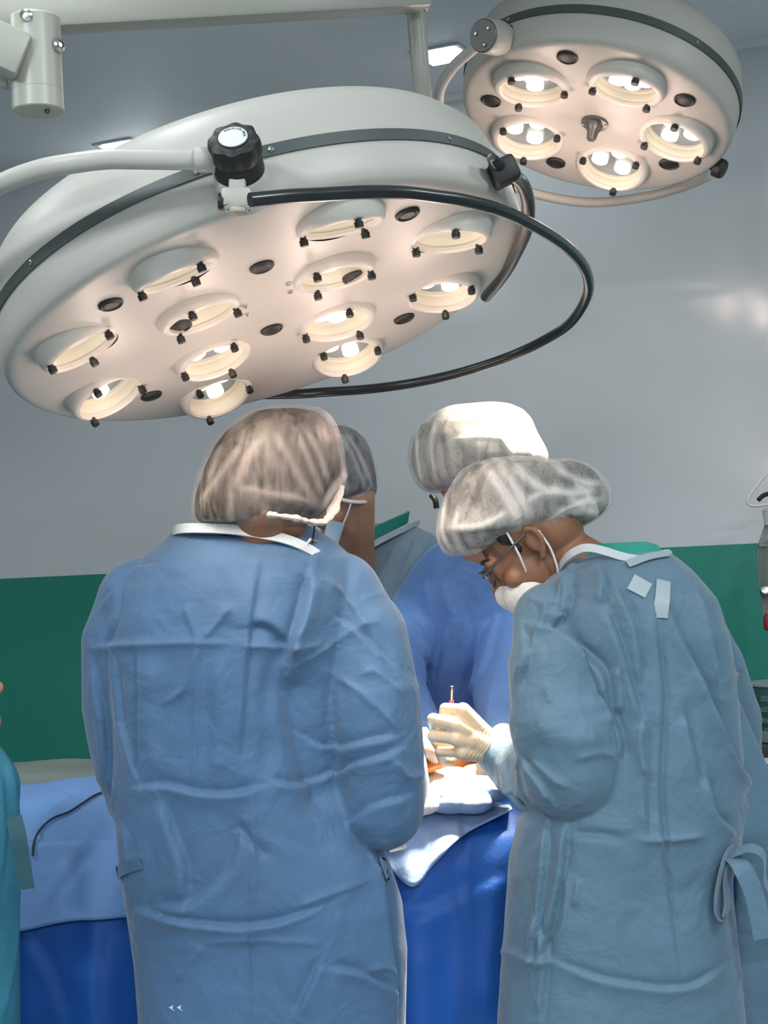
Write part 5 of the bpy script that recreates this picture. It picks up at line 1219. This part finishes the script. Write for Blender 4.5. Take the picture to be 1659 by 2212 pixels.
obj('canister_body', lathe([(0, cz + .03), (r_c - .006, cz + .03), (r_c, cz + .04), (r_c + .002, ztop - .006), (r_c, ztop), (0, ztop)], 48, mtx=Matrix.Translation((cxx, 3.99, 0))), M['canister'], ca)
obj('canister_base', lathe([(0, cz), (r_c - .004, cz), (r_c - .002, cz + .004), (r_c - .004, cz + .03), (0, cz + .03)], 48, mtx=Matrix.Translation((cxx, 3.99, 0))), M['canister_grey'], ca)
obj('canister_rim', lathe([(r_c, ztop - .003), (r_c + .006, ztop - .002), (r_c + .006, ztop + .003), (r_c - .01, ztop + .004), (0, ztop + .004)], 48, mtx=Matrix.Translation((cxx, 3.99, 0))), M['canister_grey'], ca)
for tx_, px_, py_ in (('300', 1643, 1509), ('600', 1644, 1532), ('900', 1646, 1556), ('1200', 1645, 1578)):
    me = text_mesh(tx_, .020, .0002); p0 = at(px_, py_, 3.93); m_ = bmesh.new(); m_.from_mesh(me); bpy.data.meshes.remove(me)
    bmesh.ops.subdivide_edges(m_, edges=[e for e in m_.edges if e.calc_length() > .006], cuts=3)
    for v in m_.verts:                                     # wrap the print round the canister
        a0 = math.asin(max(-1, min(1, (p0.x - cxx) / r_c))); a = a0 + v.co.x * .80 / r_c; v.co = Vector((cxx + (r_c + .0022) * math.sin(a), 3.99 - (r_c + .0022) * math.cos(a), p0.z + v.co.y - .006))
    obj('scale_number', m_, M['print_white'], ca, smooth=False)

# patient-lead cables hanging from a hook further up
hk = thing('cable_hanger', 'white cable hanger with looped grey cord, hung from the ceiling at the right edge', 'cable hanger', at(1668, 1090, 4.0))
obj('hanger_cup', lathe([(0, .0), (.020, .0), (.026, -.008), (.022, -.045), (.012, -.05), (0, -.05)], 28, mtx=Matrix.Translation(at(1668, 1096, 4.0))), M['plastic_white'], hk)
obj('looped_cord', tube(pts((1720, 960, 4.0), (1680, 1005, 3.99), (1655, 1025, 3.98), (1634, 1050, 3.97), (1618, 1072, 3.96), (1614, 1084, 3.96), (1622, 1092, 3.96), (1640, 1092, 3.955), (1665, 1088, 3.95), (1690, 1084, 3.95)), .0042, 12), M['plastic_white'], hk)
obj('hanger_hook', tube(pts((1638, 1080, 3.975), (1650, 1070, 3.98), (1668, 1066, 3.99), (1690, 1072, 4.0), (1800, 1076, 4.02)), .006, 12), M['black'], hk)
obj('hanger_rod', lathe([(0, 0), (.010, 0), (.010, CEIL_Z - at(1800, 1078, 4.02).z), (0, CEIL_Z - at(1800, 1078, 4.02).z)], 14, mtx=Matrix.Translation(at(1800, 1078, 4.02))), M['steel'], hk)
lc = thing('monitor_leads', 'bundle of thin grey monitor leads with a red connector, hanging from the white hanger', 'cable', at(1660, 1140, 4.0))
for k in range(5):
    x = k * 5
    obj('lead', tube(pts((1655 + k * 3, 1128, 4.0), (1645 + x, 1160, 4.0 - .004 * k), (1639 + x * .9, 1180, 3.99), (1638 + x * .9, 1230, 3.99), (1643 + x * .8, 1280, 3.99), (1650 + x * .5, 1330, 3.99)), .0022, 8), M['cable_grey'], lc)
obj('lead_clip', box(newbm(), at(1648, 1178, 3.985), (.023, .012, .009), None, .002), M['cable_grey'], lc)
obj('red_connector', lathe([(0, .025), (.008, .024), (.014, .010), (.014, -.016), (.010, -.020), (0, -.020)], 18, mtx=Matrix.Translation(at(1661, 1345, 3.985))), M['red'], lc)
obj('metal_snap', lathe([(0, .012), (.010, .010), (.014, .003), (.014, -.004), (0, -.005)], 18, mtx=frame_to((-.2, -1, .2), at(1653, 1276, 3.975))), M['chrome'], lc)
